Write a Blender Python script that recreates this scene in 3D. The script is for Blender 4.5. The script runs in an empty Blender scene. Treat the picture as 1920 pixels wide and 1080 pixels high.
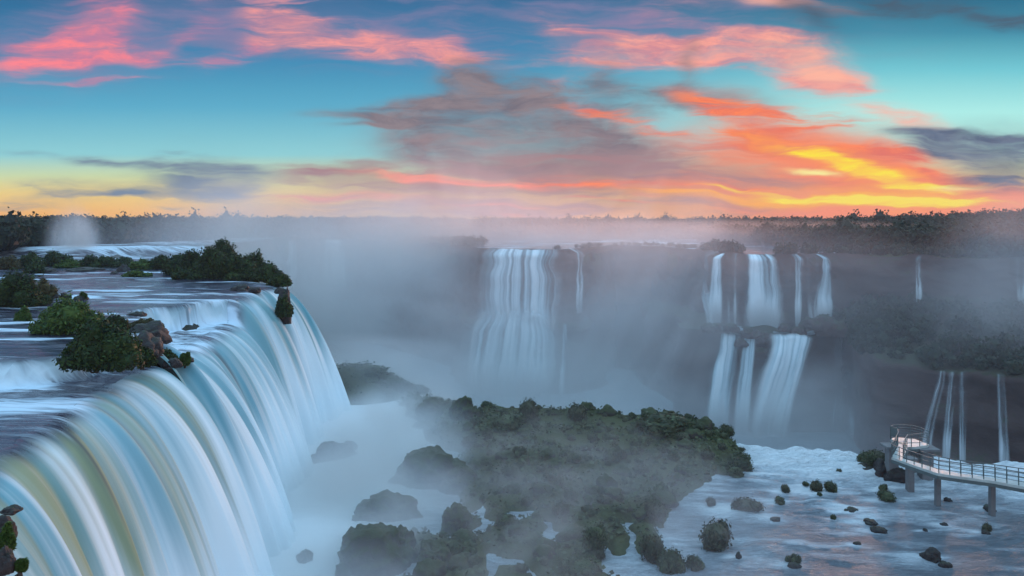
import bpy, math
import numpy as np
C = bpy.context.scene.collection
R = math.radians
H = 26.0            # height of the viewpoint above the lower river
F = 1500.0          # focal length in pixels of the 1920 px wide photograph
HZ = 410.0          # row of the horizon

# ---------------------------------------------------------------- camera
cd = bpy.data.cameras.new('camera')
cam = bpy.data.objects.new('camera', cd); C.objects.link(cam)
cam.location = (0, 0, H); cam.rotation_euler = (R(90), 0, 0)
cd.sensor_width = 36; cd.lens = F / 1920 * 36
cd.shift_y = (HZ - 540) / 1920
cd.clip_start = 0.2; cd.clip_end = 20000
sc = bpy.context.scene
sc.camera = cam
vs = sc.view_settings
sc.display_settings.display_device = 'sRGB'
vs.view_transform = 'Standard'; vs.look = 'None'; vs.exposure = 0.0; vs.gamma = 1; vs.use_curve_mapping = False
sc.cycles.use_denoising = True
sc.cycles.max_bounces = 5; sc.cycles.diffuse_bounces = 2; sc.cycles.glossy_bounces = 2
sc.cycles.transmission_bounces = 2; sc.cycles.transparent_max_bounces = 8; sc.cycles.volume_bounces = 1
sc.cycles.volume_step_rate = 1.0; sc.cycles.volume_max_steps = 64
sc.cycles.use_adaptive_sampling = True

SUN_AZ, SUN_EL = 26.0, 4.2

def lin(r, g, b):
    f = lambda c: ((c / 255 + .055) / 1.055) ** 2.4 if c > 10 else c / 255 / 12.92
    return (f(r), f(g), f(b), 1.0)

# ---------------------------------------------------------------- node helper
class NT:
    def __init__(s, tree):
        s.t = tree; s.n = tree.nodes; s.l = tree.links
    def node(s, typ, ins=None, **props):
        n = s.n.new(typ)
        for k, v in props.items(): setattr(n, k, v)
        for k, v in (ins or {}).items(): s.put(n.inputs[k], v)
        return n
    def put(s, sock, v):
        if hasattr(v, 'is_output'): s.l.new(v, sock)
        elif v is not None: sock.default_value = v
    def m(s, op, a, b=None, c=None, clamp=False):
        n = s.n.new('ShaderNodeMath'); n.operation = op; n.use_clamp = clamp
        for i, v in enumerate((a, b, c)):
            if v is not None: s.put(n.inputs[i], v)
        return n.outputs[0]
    def ss(s, v, a, b, lo=0.0, hi=1.0):
        n = s.n.new('ShaderNodeMapRange'); n.interpolation_type = 'SMOOTHSTEP'
        s.put(n.inputs[0], v); n.inputs[1].default_value = a; n.inputs[2].default_value = b
        n.inputs[3].default_value = lo; n.inputs[4].default_value = hi
        return n.outputs[0]
    def mix(s, f, a, b):
        n = s.n.new('ShaderNodeMix'); n.data_type = 'RGBA'
        s.put(n.inputs[0], f); s.put(n.inputs[6], a); s.put(n.inputs[7], b)
        return n.outputs[2]
    def ramp(s, f, stops, interp='LINEAR'):
        n = s.n.new('ShaderNodeValToRGB'); n.color_ramp.interpolation = interp
        e = n.color_ramp.elements
        while len(e) < len(stops): e.new(0.5)
        for i, (p, c) in enumerate(stops): e[i].position = p; e[i].color = c
        s.put(n.inputs[0], f); return n.outputs[0]
    def noise(s, vec, scale=1.0, detail=3.0, rough=.55, dist=0.0, dim='3D'):
        n = s.n.new('ShaderNodeTexNoise'); n.noise_dimensions = dim
        if vec is not None: s.put(n.inputs['Vector'], vec)
        n.inputs['Scale'].default_value = scale; n.inputs['Detail'].default_value = detail
        n.inputs['Roughness'].default_value = rough; n.inputs['Distortion'].default_value = dist
        return n.outputs[0]
    def mapping(s, vec, loc=(0, 0, 0), rot=(0, 0, 0), scale=(1, 1, 1), typ='POINT'):
        n = s.n.new('ShaderNodeMapping'); n.vector_type = typ
        s.put(n.inputs[0], vec); n.inputs[1].default_value = loc
        n.inputs[2].default_value = rot; n.inputs[3].default_value = scale
        return n.outputs[0]

# ---------------------------------------------------------------- world: dusk sky with lit clouds
w = bpy.data.worlds.new('World'); sc.world = w; w.use_nodes = True
w.node_tree.nodes.clear()
N = NT(w.node_tree)
tc = N.node('ShaderNodeTexCoord').outputs['Generated']
sep = N.node('ShaderNodeSeparateXYZ', {0: tc})
dx, dy, dz = sep.outputs
yy = N.m('MAXIMUM', dy, 0.08)
# where a direction meets the tangent plane ahead, in thousandths (east right, down positive)
px = N.m('MULTIPLY_ADD', N.m('DIVIDE', dx, yy), F / 1000, .96)
py = N.m('MULTIPLY_ADD', N.m('DIVIDE', dz, yy), -F / 1000, HZ / 1000)
P0 = N.node('ShaderNodeCombineXYZ', {0: px, 1: py}).outputs[0]
# drifting warp so that no cloud has a plain outline
def warp(P, scale, amt, seedz, sx=1.0, sy=1.0):
    n = N.n.new('ShaderNodeTexNoise'); N.put(n.inputs['Vector'], N.mapping(P, loc=(seedz, seedz * 1.7, seedz), scale=(sx, sy, 1)))
    n.inputs['Scale'].default_value = scale; n.inputs['Detail'].default_value = 3; n.inputs['Roughness'].default_value = .6
    v = N.node('ShaderNodeVectorMath', {0: n.outputs['Color'], 1: (.5, .5, .5)}, operation='SUBTRACT').outputs[0]
    v = N.node('ShaderNodeVectorMath', {0: v, 1: (amt, amt * .5, 0)}, operation='MULTIPLY').outputs[0]
    return N.node('ShaderNodeVectorMath', {0: P, 1: v}, operation='ADD').outputs[0]
PW = warp(warp(P0, 4.0, .10, 3.1, 1.0, 2.0), 16.0, .035, 8.3, .6, 2.0)
def blob(P, cx, cy, rx, ry, ang=0.0, k=1.0):
    """soft ellipse; ang in degrees, positive slopes down to the right"""
    v = N.mapping(P, loc=(cx, cy, 0), rot=(0, 0, R(ang)), scale=(rx * 2.0, ry * 2.3, 1), typ='TEXTURE')
    g = N.node('ShaderNodeTexGradient', {0: v}, gradient_type='QUADRATIC_SPHERE').outputs[1]
    return g if k == 1.0 else N.m('MULTIPLY', g, k)
def group(P, *bl):
    a = None
    for b in bl:
        g = blob(P, *b)
        a = g if a is None else N.m('ADD', a, g)
    return a
def streaks(P, ang, sx, sy, scale=1.0, seed=0.0, dist=.6, detail=4.0):
    return N.noise(N.mapping(P, loc=(seed, seed, seed), rot=(0, 0, -R(ang)), scale=(sx, sy, 1)), scale, detail, .58, dist)
def layer(base, mask, tex, col, lo, hi, amt=.9, texw=.6):
    """cloud cover: blobs broken up by streaks"""
    t = N.ss(tex, .36, .64)
    g = N.m('MULTIPLY', N.ss(mask, .02, .45), .62 * texw)
    d = N.m('MULTIPLY_ADD', N.m('SUBTRACT', t, .5), g, mask)
    a = N.ss(d, .02, .50 + .6 * hi, 0.0, 1.0)
    a = N.m('MULTIPLY', a, N.m('MULTIPLY_ADD', t, amt * .85 * texw, amt * (1.04 - .6 * texw)), clamp=True)
    return N.mix(a, base, col)

left = N.ramp(N.m('MULTIPLY', py, 2.0), [(0, lin(38, 108, 152)), (.2, lin(52, 134, 178)), (.4, lin(90, 172, 202)), (.58, lin(142, 208, 214)),
                                         (.66, lin(205, 220, 168)), (.73, lin(250, 212, 112)), (.80, lin(252, 184, 84))])
right = N.ramp(N.m('MULTIPLY', py, 2.0), [(0, lin(40, 112, 142)), (.12, lin(62, 142, 168)), (.26, lin(112, 200, 212)), (.42, lin(172, 238, 232)),
                                          (.56, lin(170, 215, 205)), (.68, lin(222, 205, 130)), (.78, lin(250, 142, 84))])
sky = N.mix(N.ss(px, .85, 1.7), left, right)
st0 = streaks(PW, 3, 4.5, 34, 1, 1.3, .35, 6)
stL = streaks(PW, -30, 4.5, 30, 1, 4.2, .45, 6)
stR = streaks(PW, 12, 4.5, 44, 1, 7.7, .35, 6)
puff = N.noise(N.mapping(PW, loc=(2, 5, 1), scale=(5, 9, 1)), 1, 6, .62, .4)
wisp = N.noise(N.mapping(PW, loc=(9, 3, 4), rot=(0, 0, -R(8)), scale=(9, 40, 1)), 1, 7, .68, .5)
vary = lambda hi, lo: N.mix(N.ss(N.m('ADD', N.m('MULTIPLY', wisp, .6), N.m('MULTIPLY', puff, .4)), .38, .62), lo, hi)
PINK = lin(250, 128, 140); PINK2 = lin(255, 158, 150); PEACH = lin(255, 184, 160)
# mauve veil round the pink streaks, top left
sky = layer(sky, group(PW, (.17, .05, .24, .09, -14), (.56, .05, .26, .07, 4), (1.2, .05, .42, .07, 4)), st0, lin(134, 128, 166), .1, .9, .75)
# pink streaks
mL = group(PW, (.16, .04, .14, 0.0304, -36, 0.936), (.21, .05, .12, 0.0266, -52, 0.864), (.13, .06, .12, 0.038, -25, 0.72), (.19, .092, .16, 0.0228, 2, 0.864), (.27, .097, .05, 0.0114, 4, 0.72), (.33, .082, .06, 0.0152, -24, 0.864), (.44, .098, .10, 0.0171, -14, 0.936), (.10, .112, .10, 0.0152, -5, 0.72), (.22, .145, .14, 0.0076, -4, 0.72), (.40, .02, .06, 0.038, 60, 0.504))
sky = layer(sky, mL, stL, vary(lin(255, 134, 142), lin(190, 126, 160)), .18, 1.3, .86, 1.0)
mM = group(PW, (.57, .045, .12, 0.0342, 26, 0.792), (.52, .03, .08, 0.038, 10, 0.576), (.58, .07, .10, 0.0171, -6, 0.864), (.70, .082, .16, 0.0266, 8, 0.864), (.76, .090, .10, 0.0171, 6, 0.72), (.855, .092, .035, 0.0266, 10, 1.01), (.9, .115, .07, 0.019, 10, 0.72), (.97, .125, .06, 0.0114, -8, 0.72))
sky = layer(sky, mM, st0, vary(lin(255, 160, 152), lin(180, 134, 158)), .2, 1.3, .84, 1.0)
mR = group(PW, (1.04, .058, .07, 0.0266, 8, 0.936), (1.13, .072, .09, 0.019, 12, 0.72), (1.13, .098, .08, 0.0247, 0, 0.936), (1.2, .1, .10, 0.019, 2, 0.792), (1.38, .092, .14, 0.0304, -2, 0.864), (1.34, .105, .12, 0.0171, 3, 0.72), (1.48, .105, .10, 0.0494, 24, 0.864), (1.53, .135, .10, 0.0342, 20, 0.864), (1.58, .155, .08, 0.019, 8, 0.72), (1.2, .127, .08, 0.0095, 0, 0.864), (1.36, .12, .06, 0.0114, -6, 0.72), (1.04, .15, .06, 0.0152, -18, 0.864), (1.0, .12, .08, 0.0114, -4, 0.72), (1.25, .04, .12, 0.057, -20, 0.432))
sky = layer(sky, mR, N.m('MULTIPLY_ADD', st0, .65, N.m('MULTIPLY', puff, .35)), vary(lin(255, 168, 152), lin(206, 138, 150)), .14, 1.1, .9, 1.0)
sky = layer(sky, group(PW, (1.5, .10, .09, .03, 10), (1.54, .145, .1, .016, 10)), puff, PEACH, .15, .9, .85)
sky = layer(sky, group(PW, (1.46, .0, .13, .015, 8), (1.66, .215, .15, .022, 18)), st0, lin(250, 178, 160), .15, .9, .8)
# grey streaks, top right
sky = layer(sky, group(PW, (1.68, .012, .12, .022, 5), (1.85, .035, .14, .018, 6), (1.52, .03, .08, .03, 20)), st0, lin(72, 92, 112), .1, .8, .85)
# glow on the horizon to the right
glow = group(PW, (1.55, .33, .42, .07, 6), (1.35, .355, .45, .022, 3), (1.7, .38, .24, .03, 0, 1.3))
sky = layer(sky, glow, st0, lin(252, 138, 96), .1, .6, .9, .3)
sky = layer(sky, group(PW, (1.55, .295, .22, .05, 22, 1.2), (1.66, .34, .16, .035, 16, 1.2)), stR, lin(255, 138, 92), .1, .5, .85, .45)
# large grey cloud in the middle and its tails
mG = group(PW, (.97, .245, .16, .095, 10, 1.5), (.87, .155, .055, .04, -20, 1.1), (1.08, .285, .26, .05, 6, 1.2), (.78, .195, .16, .014, -6), (.72, .225, .13, .008, 3), (.75, .24, .12, .005, 0), (.84, .21, .12, .02, -10, .7), (1.28, .19, .20, .032, 6), (1.13, .15, .035, .05, 10, .7), (1.29, .11, .03, .06, 4, .5), (.80, .29, .16, .05, 0, .5))
sky = layer(sky, mG, N.m('MULTIPLY_ADD', puff, .6, N.m('MULTIPLY', st0, .4)), vary(lin(142, 130, 136), lin(112, 108, 120)), .12, .9, .92, .6)
mB = group(PW, (1.2, .315, .42, .05, 4), (.80, .36, .32, .036, 0), (.64, .33, .11, .022, 5), (1.05, .395, .35, .02, 0))
sky = layer(sky, mB, stR, lin(164, 128, 132), .12, .75, .88, .5)
# low blue grey clouds
mD = group(PW, (.39, .325, .11, 0.045, 6, 0.85), (.42, .345, .08, 0.027, -8, 0.85), (.1, .37, .19, 0.024, -3, 0.85), (.2, .305, .2, 0.009, 4, 0.85), (.25, .362, .04, 0.0045, -2, 0.85), (.32, .387, .03, 0.0045, 0, 0.85))
sky = layer(sky, mD, st0, lin(112, 132, 152), .12, .85, .85, .6)
# burning streaks
ORANGE = vary(lin(255, 134, 84), lin(226, 112, 98))
mO = group(PW, (1.20, .235, .17, 0.014, 14, 0.9), (1.40, .238, .15, 0.0224, 24, 0.9), (1.53, .275, .18, 0.042, 22, 0.9), (1.60, .28, .16, 0.042, 12, 0.9), (1.68, .33, .14, 0.0364, 26, 0.9), (1.52, .366, .36, 0.014, 3, 0.9), (1.3, .347, .2, 0.007, 4, 0.9), (1.08, .345, .12, 0.0056, 3, 0.9), (1.17, .38, .14, 0.0042, 5, 0.9), (1.70, .385, .12, 0.0168, 0, 0.9))
sky = layer(sky, mO, stR, ORANGE, .10, .95, .92, .95)
sky = layer(sky, group(PW, (1.56, .30, .17, .022, 16), (1.66, .335, .14, .018, 16), (1.6, .37, .26, .009, 3)), stR, lin(255, 160, 78), .1, .9, .85, .9)
sky = layer(sky, group(PW, (1.64, .374, .22, .020, 2, 1.3), (1.36, .368, .2, .010, 3, .9)), stR, lin(255, 172, 58), .1, .8, .85, .6)
mP = group(PW, (.88, .342, .18, 0.009, 3, 0.9), (.80, .335, .14, 0.0075, 4, 0.9), (.97, .402, .08, 0.006, 2, 0.9), (.92, .387, .1, 0.0045, 0, 0.9), (.64, .372, .16, 0.009, 0, 0.9))
sky = layer(sky, mP, st0, lin(255, 142, 118), .14, .7, .9, .7)
mY = group(PW, (1.55, .297, .08, 0.0104, 12, 1.3), (1.62, .318, .08, 0.0104, 20, 1.3), (1.70, .342, .09, 0.0078, 12, 1.2), (1.72, .348, .07, 0.0039, -2, 1), (1.72, .379, .14, 0.0065, 2, 1.3), (1.58, .373, .17, 0.0065, 3, 1.3), (1.44, .360, .14, 0.0039, 6, 1.2), (1.66, .387, .10, 0.0039, 1, 1))
sky = layer(sky, mY, stR, lin(255, 226, 52), .1, .85, .95, .9)
sky = layer(sky, group(PW, (1.79, .352, .06, .007, -2, 1.2), (1.53, .322, .06, .006, 4)), st0, lin(252, 236, 150), .1, .9, .85, .5)
# dark blue cloud far right
mK = group(PW, (1.88, .285, .10, 0.042, -2, 0.935), (1.79, .285, .09, 0.021, 8, 0.85), (1.87, .335, .09, 0.027, -4, 0.765), (1.74, .268, .08, 0.015, 10, 0.595), (1.83, .255, .12, 0.009, 2, 0.85))
sky = layer(sky, mK, st0, vary(lin(104, 120, 142), lin(72, 88, 116)), .1, .65, .92, .5)
# the rest of the sky dome, overhead and behind: twilight sky plus a bright ramp added for ambient light
nis = N.node('ShaderNodeTexSky', sky_type='NISHITA', sun_disc=False, sun_elevation=R(SUN_EL), sun_rotation=R(SUN_AZ))
nis.air_density = 1.0; nis.dust_density = 1.0; nis.ozone_density = 2.0
nsk = N.node('ShaderNodeVectorMath', {0: nis.outputs[0], 1: (.10, .10, .10)}, operation='MULTIPLY').outputs[0]
zen = N.ramp(N.m('MAXIMUM', dz, 0.0), [(0, (.58, .40, .42, 1)), (.22, (.46, .44, .56, 1)), (.55, (.50, .88, 1.24, 1)), (1, (.62, 1.08, 1.50, 1))])
dome = N.node('ShaderNodeVectorMath', {0: nsk, 1: zen}, operation='ADD').outputs[0]
front = N.m('MULTIPLY', N.ss(dy, .25, .55), N.ss(dz, .52, .30))
col = N.mix(front, dome, sky)
bg = N.node('ShaderNodeBackground', {0: col, 1: 1.0})
N.l.new(bg.outputs[0], N.node('ShaderNodeOutputWorld').inputs[0])
w.cycles.sampling_method = 'MANUAL'; w.cycles.sample_map_resolution = 512

# ---------------------------------------------------------------- low sun
ld = bpy.data.lights.new('sun', 'SUN'); sun = bpy.data.objects.new('sun', ld); C.objects.link(sun)
ld.energy = 2.5; ld.angle = R(10); ld.color = (1, .48, .30)
sun.rotation_euler = (R(90 - SUN_EL), 0, R(180 - SUN_AZ))
# ---------------------------------------------------------------- helpers: noise, meshes, objects
def _h(ix, iy, iz):
    n = (ix.astype(np.int64) * 374761393 + iy.astype(np.int64) * 668265263 + iz.astype(np.int64) * 2147483647 + 974634777) & 0xffffffff
    n = ((n ^ (n >> 13)) * 1274126177) & 0xffffffff
    n = ((n ^ (n >> 16)) * 2246822519) & 0xffffffff
    return ((n ^ (n >> 15)) & 0xffffff) / float(0xffffff)
def vn(x, y, z=0.0):
    x, y, z = np.broadcast_arrays(np.asarray(x, float), np.asarray(y, float), np.asarray(z, float))
    ix, iy, iz = np.floor(x), np.floor(y), np.floor(z)
    fx, fy, fz = x - ix, y - iy, z - iz
    fx, fy, fz = [f * f * f * (f * (f * 6 - 15) + 10) for f in (fx, fy, fz)]
    r = 0
    for a in (0, 1):
        for b in (0, 1):
            for c in (0, 1):
                wt = (fx if a else 1 - fx) * (fy if b else 1 - fy) * (fz if c else 1 - fz)
                r = r + wt * _h(ix + a, iy + b, iz + c)
    return r * 2 - 1
def fbm(x, y, z=0.0, o=4, g=.5):
    r, a, t = 0, 1.0, 0
    for k in range(o):
        r = r + a * vn(np.asarray(x) * 2 ** k + 17 * k, np.asarray(y) * 2 ** k + 5 * k, np.asarray(z) * 2 ** k + 3 * k); t += a; a *= g
    return r / t
def smooth(v, a, b):
    t = np.clip((np.asarray(v, float) - a) / (b - a), 0, 1)
    return t * t * (3 - 2 * t)
def at(px, py, z):
    """the point at height z seen at (px, py) of the photograph"""
    Y = (H - z) * F / (py - HZ)
    return np.array([(px - 960) / F * Y, Y, z])
def atY(px, py, Y):
    return np.array([(px - 960) / F * Y, Y, H - (py - HZ) / F * Y])

def mesh(name, V, faces, mats, uv=None, attrs=None, mi=None, smooth_=True):
    me = bpy.data.meshes.new(name)
    V = np.asarray(V, np.float32); F_ = np.asarray(faces, np.int32); k = F_.shape[1]
    me.vertices.add(len(V)); me.vertices.foreach_set('co', V.ravel())
    me.loops.add(F_.size); me.loops.foreach_set('vertex_index', F_.ravel())
    me.polygons.add(len(F_)); me.polygons.foreach_set('loop_start', np.arange(0, F_.size, k, dtype=np.int32))
    me.polygons.foreach_set('loop_total', np.full(len(F_), k, np.int32))
    if mi is not None: me.polygons.foreach_set('material_index', np.asarray(mi, np.int32))
    me.polygons.foreach_set('use_smooth', np.full(len(F_), smooth_))
    for m_ in (mats if isinstance(mats, (list, tuple)) else [mats]): me.materials.append(m_)
    if uv is not None:
        l = me.uv_layers.new(name='flow'); l.data.foreach_set('uv', np.asarray(uv, np.float32)[F_.ravel()].ravel())
    for n_, v_ in (attrs or {}).items():
        a_ = me.attributes.new(n_, 'FLOAT', 'POINT'); a_.data.foreach_set('value', np.asarray(v_, np.float32).ravel())
    me.update(calc_edges=True); me.validate()
    return me
def grid_faces(nr, nc):
    i = np.arange(nr - 1)[:, None] * nc + np.arange(nc - 1)[None, :]
    return np.stack([i, i + 1, i + nc + 1, i + nc], -1).reshape(-1, 4)
def tag(o, label=None, cat=None, group=None, kind=None):
    for k, v in (('label', label), ('category', cat), ('group', group), ('kind', kind)):
        if v: o[k] = v
    return o
def obj(name, me, parent=None, loc=(0, 0, 0)):
    o = bpy.data.objects.new(name, me); C.objects.link(o); o.location = loc
    if parent: o.parent = parent
    return o
def sheet(name, G, mats, uv=None, attrs=None, parent=None, flip=False):
    nr, nc = G.shape[:2]
    f = grid_faces(nr, nc)
    if flip: f = f[:, ::-1]
    return obj(name, mesh(name, G.reshape(-1, 3), f, mats, None if uv is None else uv.reshape(-1, 2), attrs), parent)
def ico(sub=2):
    import bmesh
    bm = bmesh.new(); bmesh.ops.create_icosphere(bm, subdivisions=sub, radius=1)
    v = np.array([x.co[:] for x in bm.verts]); f = np.array([[q.index for q in p.verts] for p in bm.faces]); bm.free()
    return v, f
ICO = {k: ico(k) for k in (1, 2, 3, 4, 5)}
rng = np.random.default_rng(11)

# ---------------------------------------------------------------- materials
def mat(name):
    m_ = bpy.data.materials.new(name); m_.use_nodes = True; m_.node_tree.nodes.clear()
    return m_, NT(m_.node_tree)
def finish(T, surf=None, vol=None):
    o = T.n.new('ShaderNodeOutputMaterial')
    if surf is not None: T.l.new(surf, o.inputs[0])
    if vol is not None: T.l.new(vol, o.inputs[1])
def bsdf(T, col, rough=.6, spec=.3, normal=None, alpha=None, **kw):
    p = T.n.new('ShaderNodeBsdfPrincipled')
    T.put(p.inputs['Base Color'], col); T.put(p.inputs['Roughness'], rough); T.put(p.inputs['Specular IOR Level'], spec)
    if normal is not None: T.l.new(normal, p.inputs['Normal'])
    if alpha is not None: T.put(p.inputs['Alpha'], alpha)
    return p.outputs[0]
def bump(T, h, st=.5, d=.1):
    b = T.n.new('ShaderNodeBump'); b.inputs['Strength'].default_value = st; b.inputs['Distance'].default_value = d
    T.l.new(h, b.inputs['Height']); return b.outputs[0]

def water_material(name, dark, seed=0.0, tints=True):
    """silky moving water: clear and dark where calm, white foam drawn out along the flow"""
    m_, T = mat(name)
    uv = T.node('ShaderNodeUVMap', uv_map='flow').outputs[0]
    foam = T.node('ShaderNodeAttribute', attribute_name='foam').outputs['Fac']
    fall = T.node('ShaderNodeAttribute', attribute_name='fall').outputs['Fac']
    fine = T.noise(T.mapping(uv, loc=(seed, seed, 0), scale=(2.4, .26, 1)), 1, 4, .6, .5)
    mid = T.noise(T.mapping(uv, loc=(seed + 3, 0, 0), scale=(.7, .12, 1)), 1, 3, .55, .8)
    ffine = T.noise(T.mapping(uv, loc=(seed + 9, 0, 0), scale=(3.0, .020, 1)), 1, 3, .6, .0)
    fmid = T.noise(T.mapping(uv, loc=(seed + 5, 0, 0), scale=(.9, .010, 1)), 1, 2, .5, .0)
    broad = T.noise(T.mapping(uv, loc=(seed + 7, 0, 0), scale=(.30, .012, 1)), 1, 1, .5, .2)
    riv = T.m('ADD', T.m('MULTIPLY', fine, .5), T.m('MULTIPLY', mid, .5))
    rf = T.ss(T.m('ADD', T.m('MULTIPLY', riv, 1.25), T.m('MULTIPLY', foam, .36)), .66, .98)
    riverc = T.mix(rf, dark, (.62, .74, .84, 1))
    v = T.m('ADD', T.m('MULTIPLY', ffine, .07), T.m('MULTIPLY', fmid, .30)); v = T.m('ADD', v, T.m('MULTIPLY', broad, .68))
    down = T.node('ShaderNodeSeparateXYZ', {0: uv}).outputs[1]
    v = T.m('ADD', v, T.ss(down, 1.0, 15.0, -.05, .13))
    tint = T.noise(T.mapping(uv, loc=(seed + 21, 4, 0), scale=(.26, .004, 1)), 1, 2, .5)
    along = T.node('ShaderNodeSeparateXYZ', {0: uv}).outputs[0]
    tint = T.m('MULTIPLY', T.ss(tint, .42, .58), T.ss(along, 50.0, 64.0, 1.0, .25))
    thin = T.mix(tint, (.10, .31, .38, 1), (.25, .30, .19, 1))
    fallc = T.mix(T.ss(v, .43, .66), thin, (.76, .84, .87, 1))
    fallc = T.mix(T.ss(v, .30, .42), (.045, .085, .095, 1), fallc)
    fallc = T.mix(T.m('MULTIPLY', foam, .75), fallc, (.76, .85, .90, 1))
    c = T.mix(fall, riverc, fallc)
    white = T.m('MAXIMUM', rf, fall)
    rough = T.m('MULTIPLY_ADD', white, .45, .16)
    h = T.m('ADD', T.m('MULTIPLY', riv, T.m('SUBTRACT', 1.0, fall)), T.m('MULTIPLY', T.m('MULTIPLY', v, .35), fall))
    finish(T, bsdf(T, c, rough, T.m('MULTIPLY_ADD', white, -.35, .5), bump(T, h, .6, .3)))
    return m_
M_WATER = water_material('river_water', (.030, .028, .050, 1))

def river_material(name):
    '''turbid rapids seen from above: pale blue water, foam on the crests'''
    m_, T = mat(name)
    pos = T.node('ShaderNodeNewGeometry').outputs['Position']
    foam = T.node('ShaderNodeAttribute', attribute_name='foam').outputs['Fac']
    pool = T.node('ShaderNodeAttribute', attribute_name='fall').outputs['Fac']
    big = T.noise(T.mapping(pos, rot=(0, 0, .35), scale=(.12, .22, 1)), 1, 3, .55, 1.2)
    med = T.noise(T.mapping(pos, loc=(7, 3, 0), rot=(0, 0, .35), scale=(.26, .95, 1)), 1, 5, .6, 1.4)
    fin = T.noise(T.mapping(pos, loc=(1, 8, 0), rot=(0, 0, .25), scale=(1.3, 3.0, 1)), 1, 5, .66, 1.6)
    k = T.m('ADD', T.m('MULTIPLY', big, .30), T.m('ADD', T.m('MULTIPLY', med, .38), T.m('MULTIPLY', fin, .36)))
    f = T.ss(T.m('ADD', k, T.m('MULTIPLY', foam, .38)), .33, .92)
    c = T.ramp(f, [(0, (.12, .145, .175, 1)), (.32, (.28, .32, .365, 1)), (.64, (.53, .58, .63, 1)), (1, (.80, .84, .87, 1))])
    rough = T.m('MULTIPLY_ADD', f, .35, .30)
    h = T.m('ADD', T.m('MULTIPLY', med, .7), T.m('MULTIPLY', fin, .45))
    h = T.m('MULTIPLY', h, T.m('SUBTRACT', 1.0, T.m('MULTIPLY', pool, .9)))
    finish(T, bsdf(T, c, rough, .45, bump(T, h, 1.0, 1.0))); return m_
def veil_material(name, seed=0.0, dens=.5):
    """thin white strands of falling water with rock showing between them"""
    m_, T = mat(name)
    uv = T.node('ShaderNodeUVMap', uv_map='flow').outputs[0]
    wob = T.noise(T.mapping(uv, loc=(seed + 60, 2, 0), scale=(.25, .16, 1)), 1, 3, .6)
    uv = T.node('ShaderNodeVectorMath', {0: uv, 1: T.node('ShaderNodeCombineXYZ', {0: T.m('MULTIPLY_ADD', wob, .8, -.4)}).outputs[0]}, operation='ADD').outputs[0]
    edge = T.node('ShaderNodeAttribute', attribute_name='edge').outputs['Fac']
    foam = T.node('ShaderNodeAttribute', attribute_name='foam').outputs['Fac']
    fine = T.noise(T.mapping(uv, loc=(seed, 0, 0), scale=(1.0, .012, 1)), 1, 3, .55, .1)
    mid = T.noise(T.mapping(uv, loc=(seed + 4, 0, 0), scale=(.32, .010, 1)), 1, 2, .5, .1)
    v = T.m('ADD', T.m('MULTIPLY', fine, .55), T.m('MULTIPLY', mid, .45))
    v = T.m('ADD', v, T.m('MULTIPLY', foam, .25))
    a = T.m('MULTIPLY', T.ss(v, .56 - dens * .3, .86 - dens * .3), edge)
    c = T.mix(T.ss(v, .4, .65), (.42, .58, .66, 1), (.78, .85, .90, 1))
    p = bsdf(T, c, .6, .2, bump(T, v, .3, .3), a)
    finish(T, p); return m_

def rock_material(name, base=(.045, .042, .04), moss=(.035, .05, .018), mossy=.6, scale=1.0, rough=.75, spec=.3):
    m_, T = mat(name)
    g = T.node('ShaderNodeNewGeometry'); pos = g.outputs['Position']
    nz = T.node('ShaderNodeSeparateXYZ', {0: g.outputs['Normal']}).outputs[2]
    n1 = T.noise(T.mapping(pos, scale=(.8 * scale, .8 * scale, 1.6 * scale)), 1, 6, .65, .4)
    n2 = T.noise(T.mapping(pos, loc=(5, 2, 9), scale=(3 * scale,) * 3), 1, 5, .65)
    c = T.mix(n1, (base[0] * .5, base[1] * .5, base[2] * .5, 1), (base[0] * 1.7, base[1] * 1.65, base[2] * 1.6, 1))
    ms = T.ss(T.m('ADD', T.m('MULTIPLY', nz, .5), n2), .95 - mossy * .5, 1.2 - mossy * .5)
    mc = T.mix(n2, (moss[0] * .5, moss[1] * .5, moss[2] * .5, 1), (moss[0] * 1.8, moss[1] * 1.7, moss[2] * 1.5, 1))
    finish(T, bsdf(T, T.mix(ms, c, mc), rough, spec, bump(T, T.m('ADD', n1, T.m('MULTIPLY', n2, .5)), .8, .25)))
    return m_
M_ROCK = rock_material('wet_rock', (.030, .026, .027), (.022, .028, .014), .22, 1.6, .55, .3)
M_CLIFF = rock_material('basalt_cliff', (.056, .036, .034), (.030, .034, .018), .5, .35)
M_EARTH = rock_material('island_ground', (.085, .066, .062), (.055, .065, .034), .9, 1.2, .95, .03)

def leaf_material(name, c1, c2, c3):
    m_, T = mat(name)
    g = T.node('ShaderNodeNewGeometry')
    r = g.outputs['Random Per Island']
    n = T.noise(T.mapping(g.outputs['Position'], scale=(.55, .55, .55)), 1, 3, .6)
    f = T.m('ADD', T.m('MULTIPLY', r, .5), T.m('MULTIPLY', n, .5))
    c = T.ramp(f, [(.25, c1 + (1,)), (.5, c2 + (1,)), (.75, c3 + (1,))])
    p = T.node('ShaderNodeBsdfPrincipled', {'Base Color': c, 'Roughness': .6, 'Specular IOR Level': .25})
    tr = T.node('ShaderNodeBsdfTranslucent', {0: c})
    mx = T.node('ShaderNodeMixShader', {0: .25, 1: p.outputs[0], 2: tr.outputs[0]})
    finish(T, mx.outputs[0]); return m_
M_LEAF = leaf_material('bush_leaf', (.008, .018, .005), (.020, .044, .009), (.05, .085, .016))
M_GRASS = leaf_material('grass_leaf', (.020, .045, .008), (.05, .10, .015), (.10, .15, .025))
M_BROWNLEAF = leaf_material('dry_leaf', (.03, .028, .010), (.06, .055, .018), (.10, .085, .03))
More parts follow.
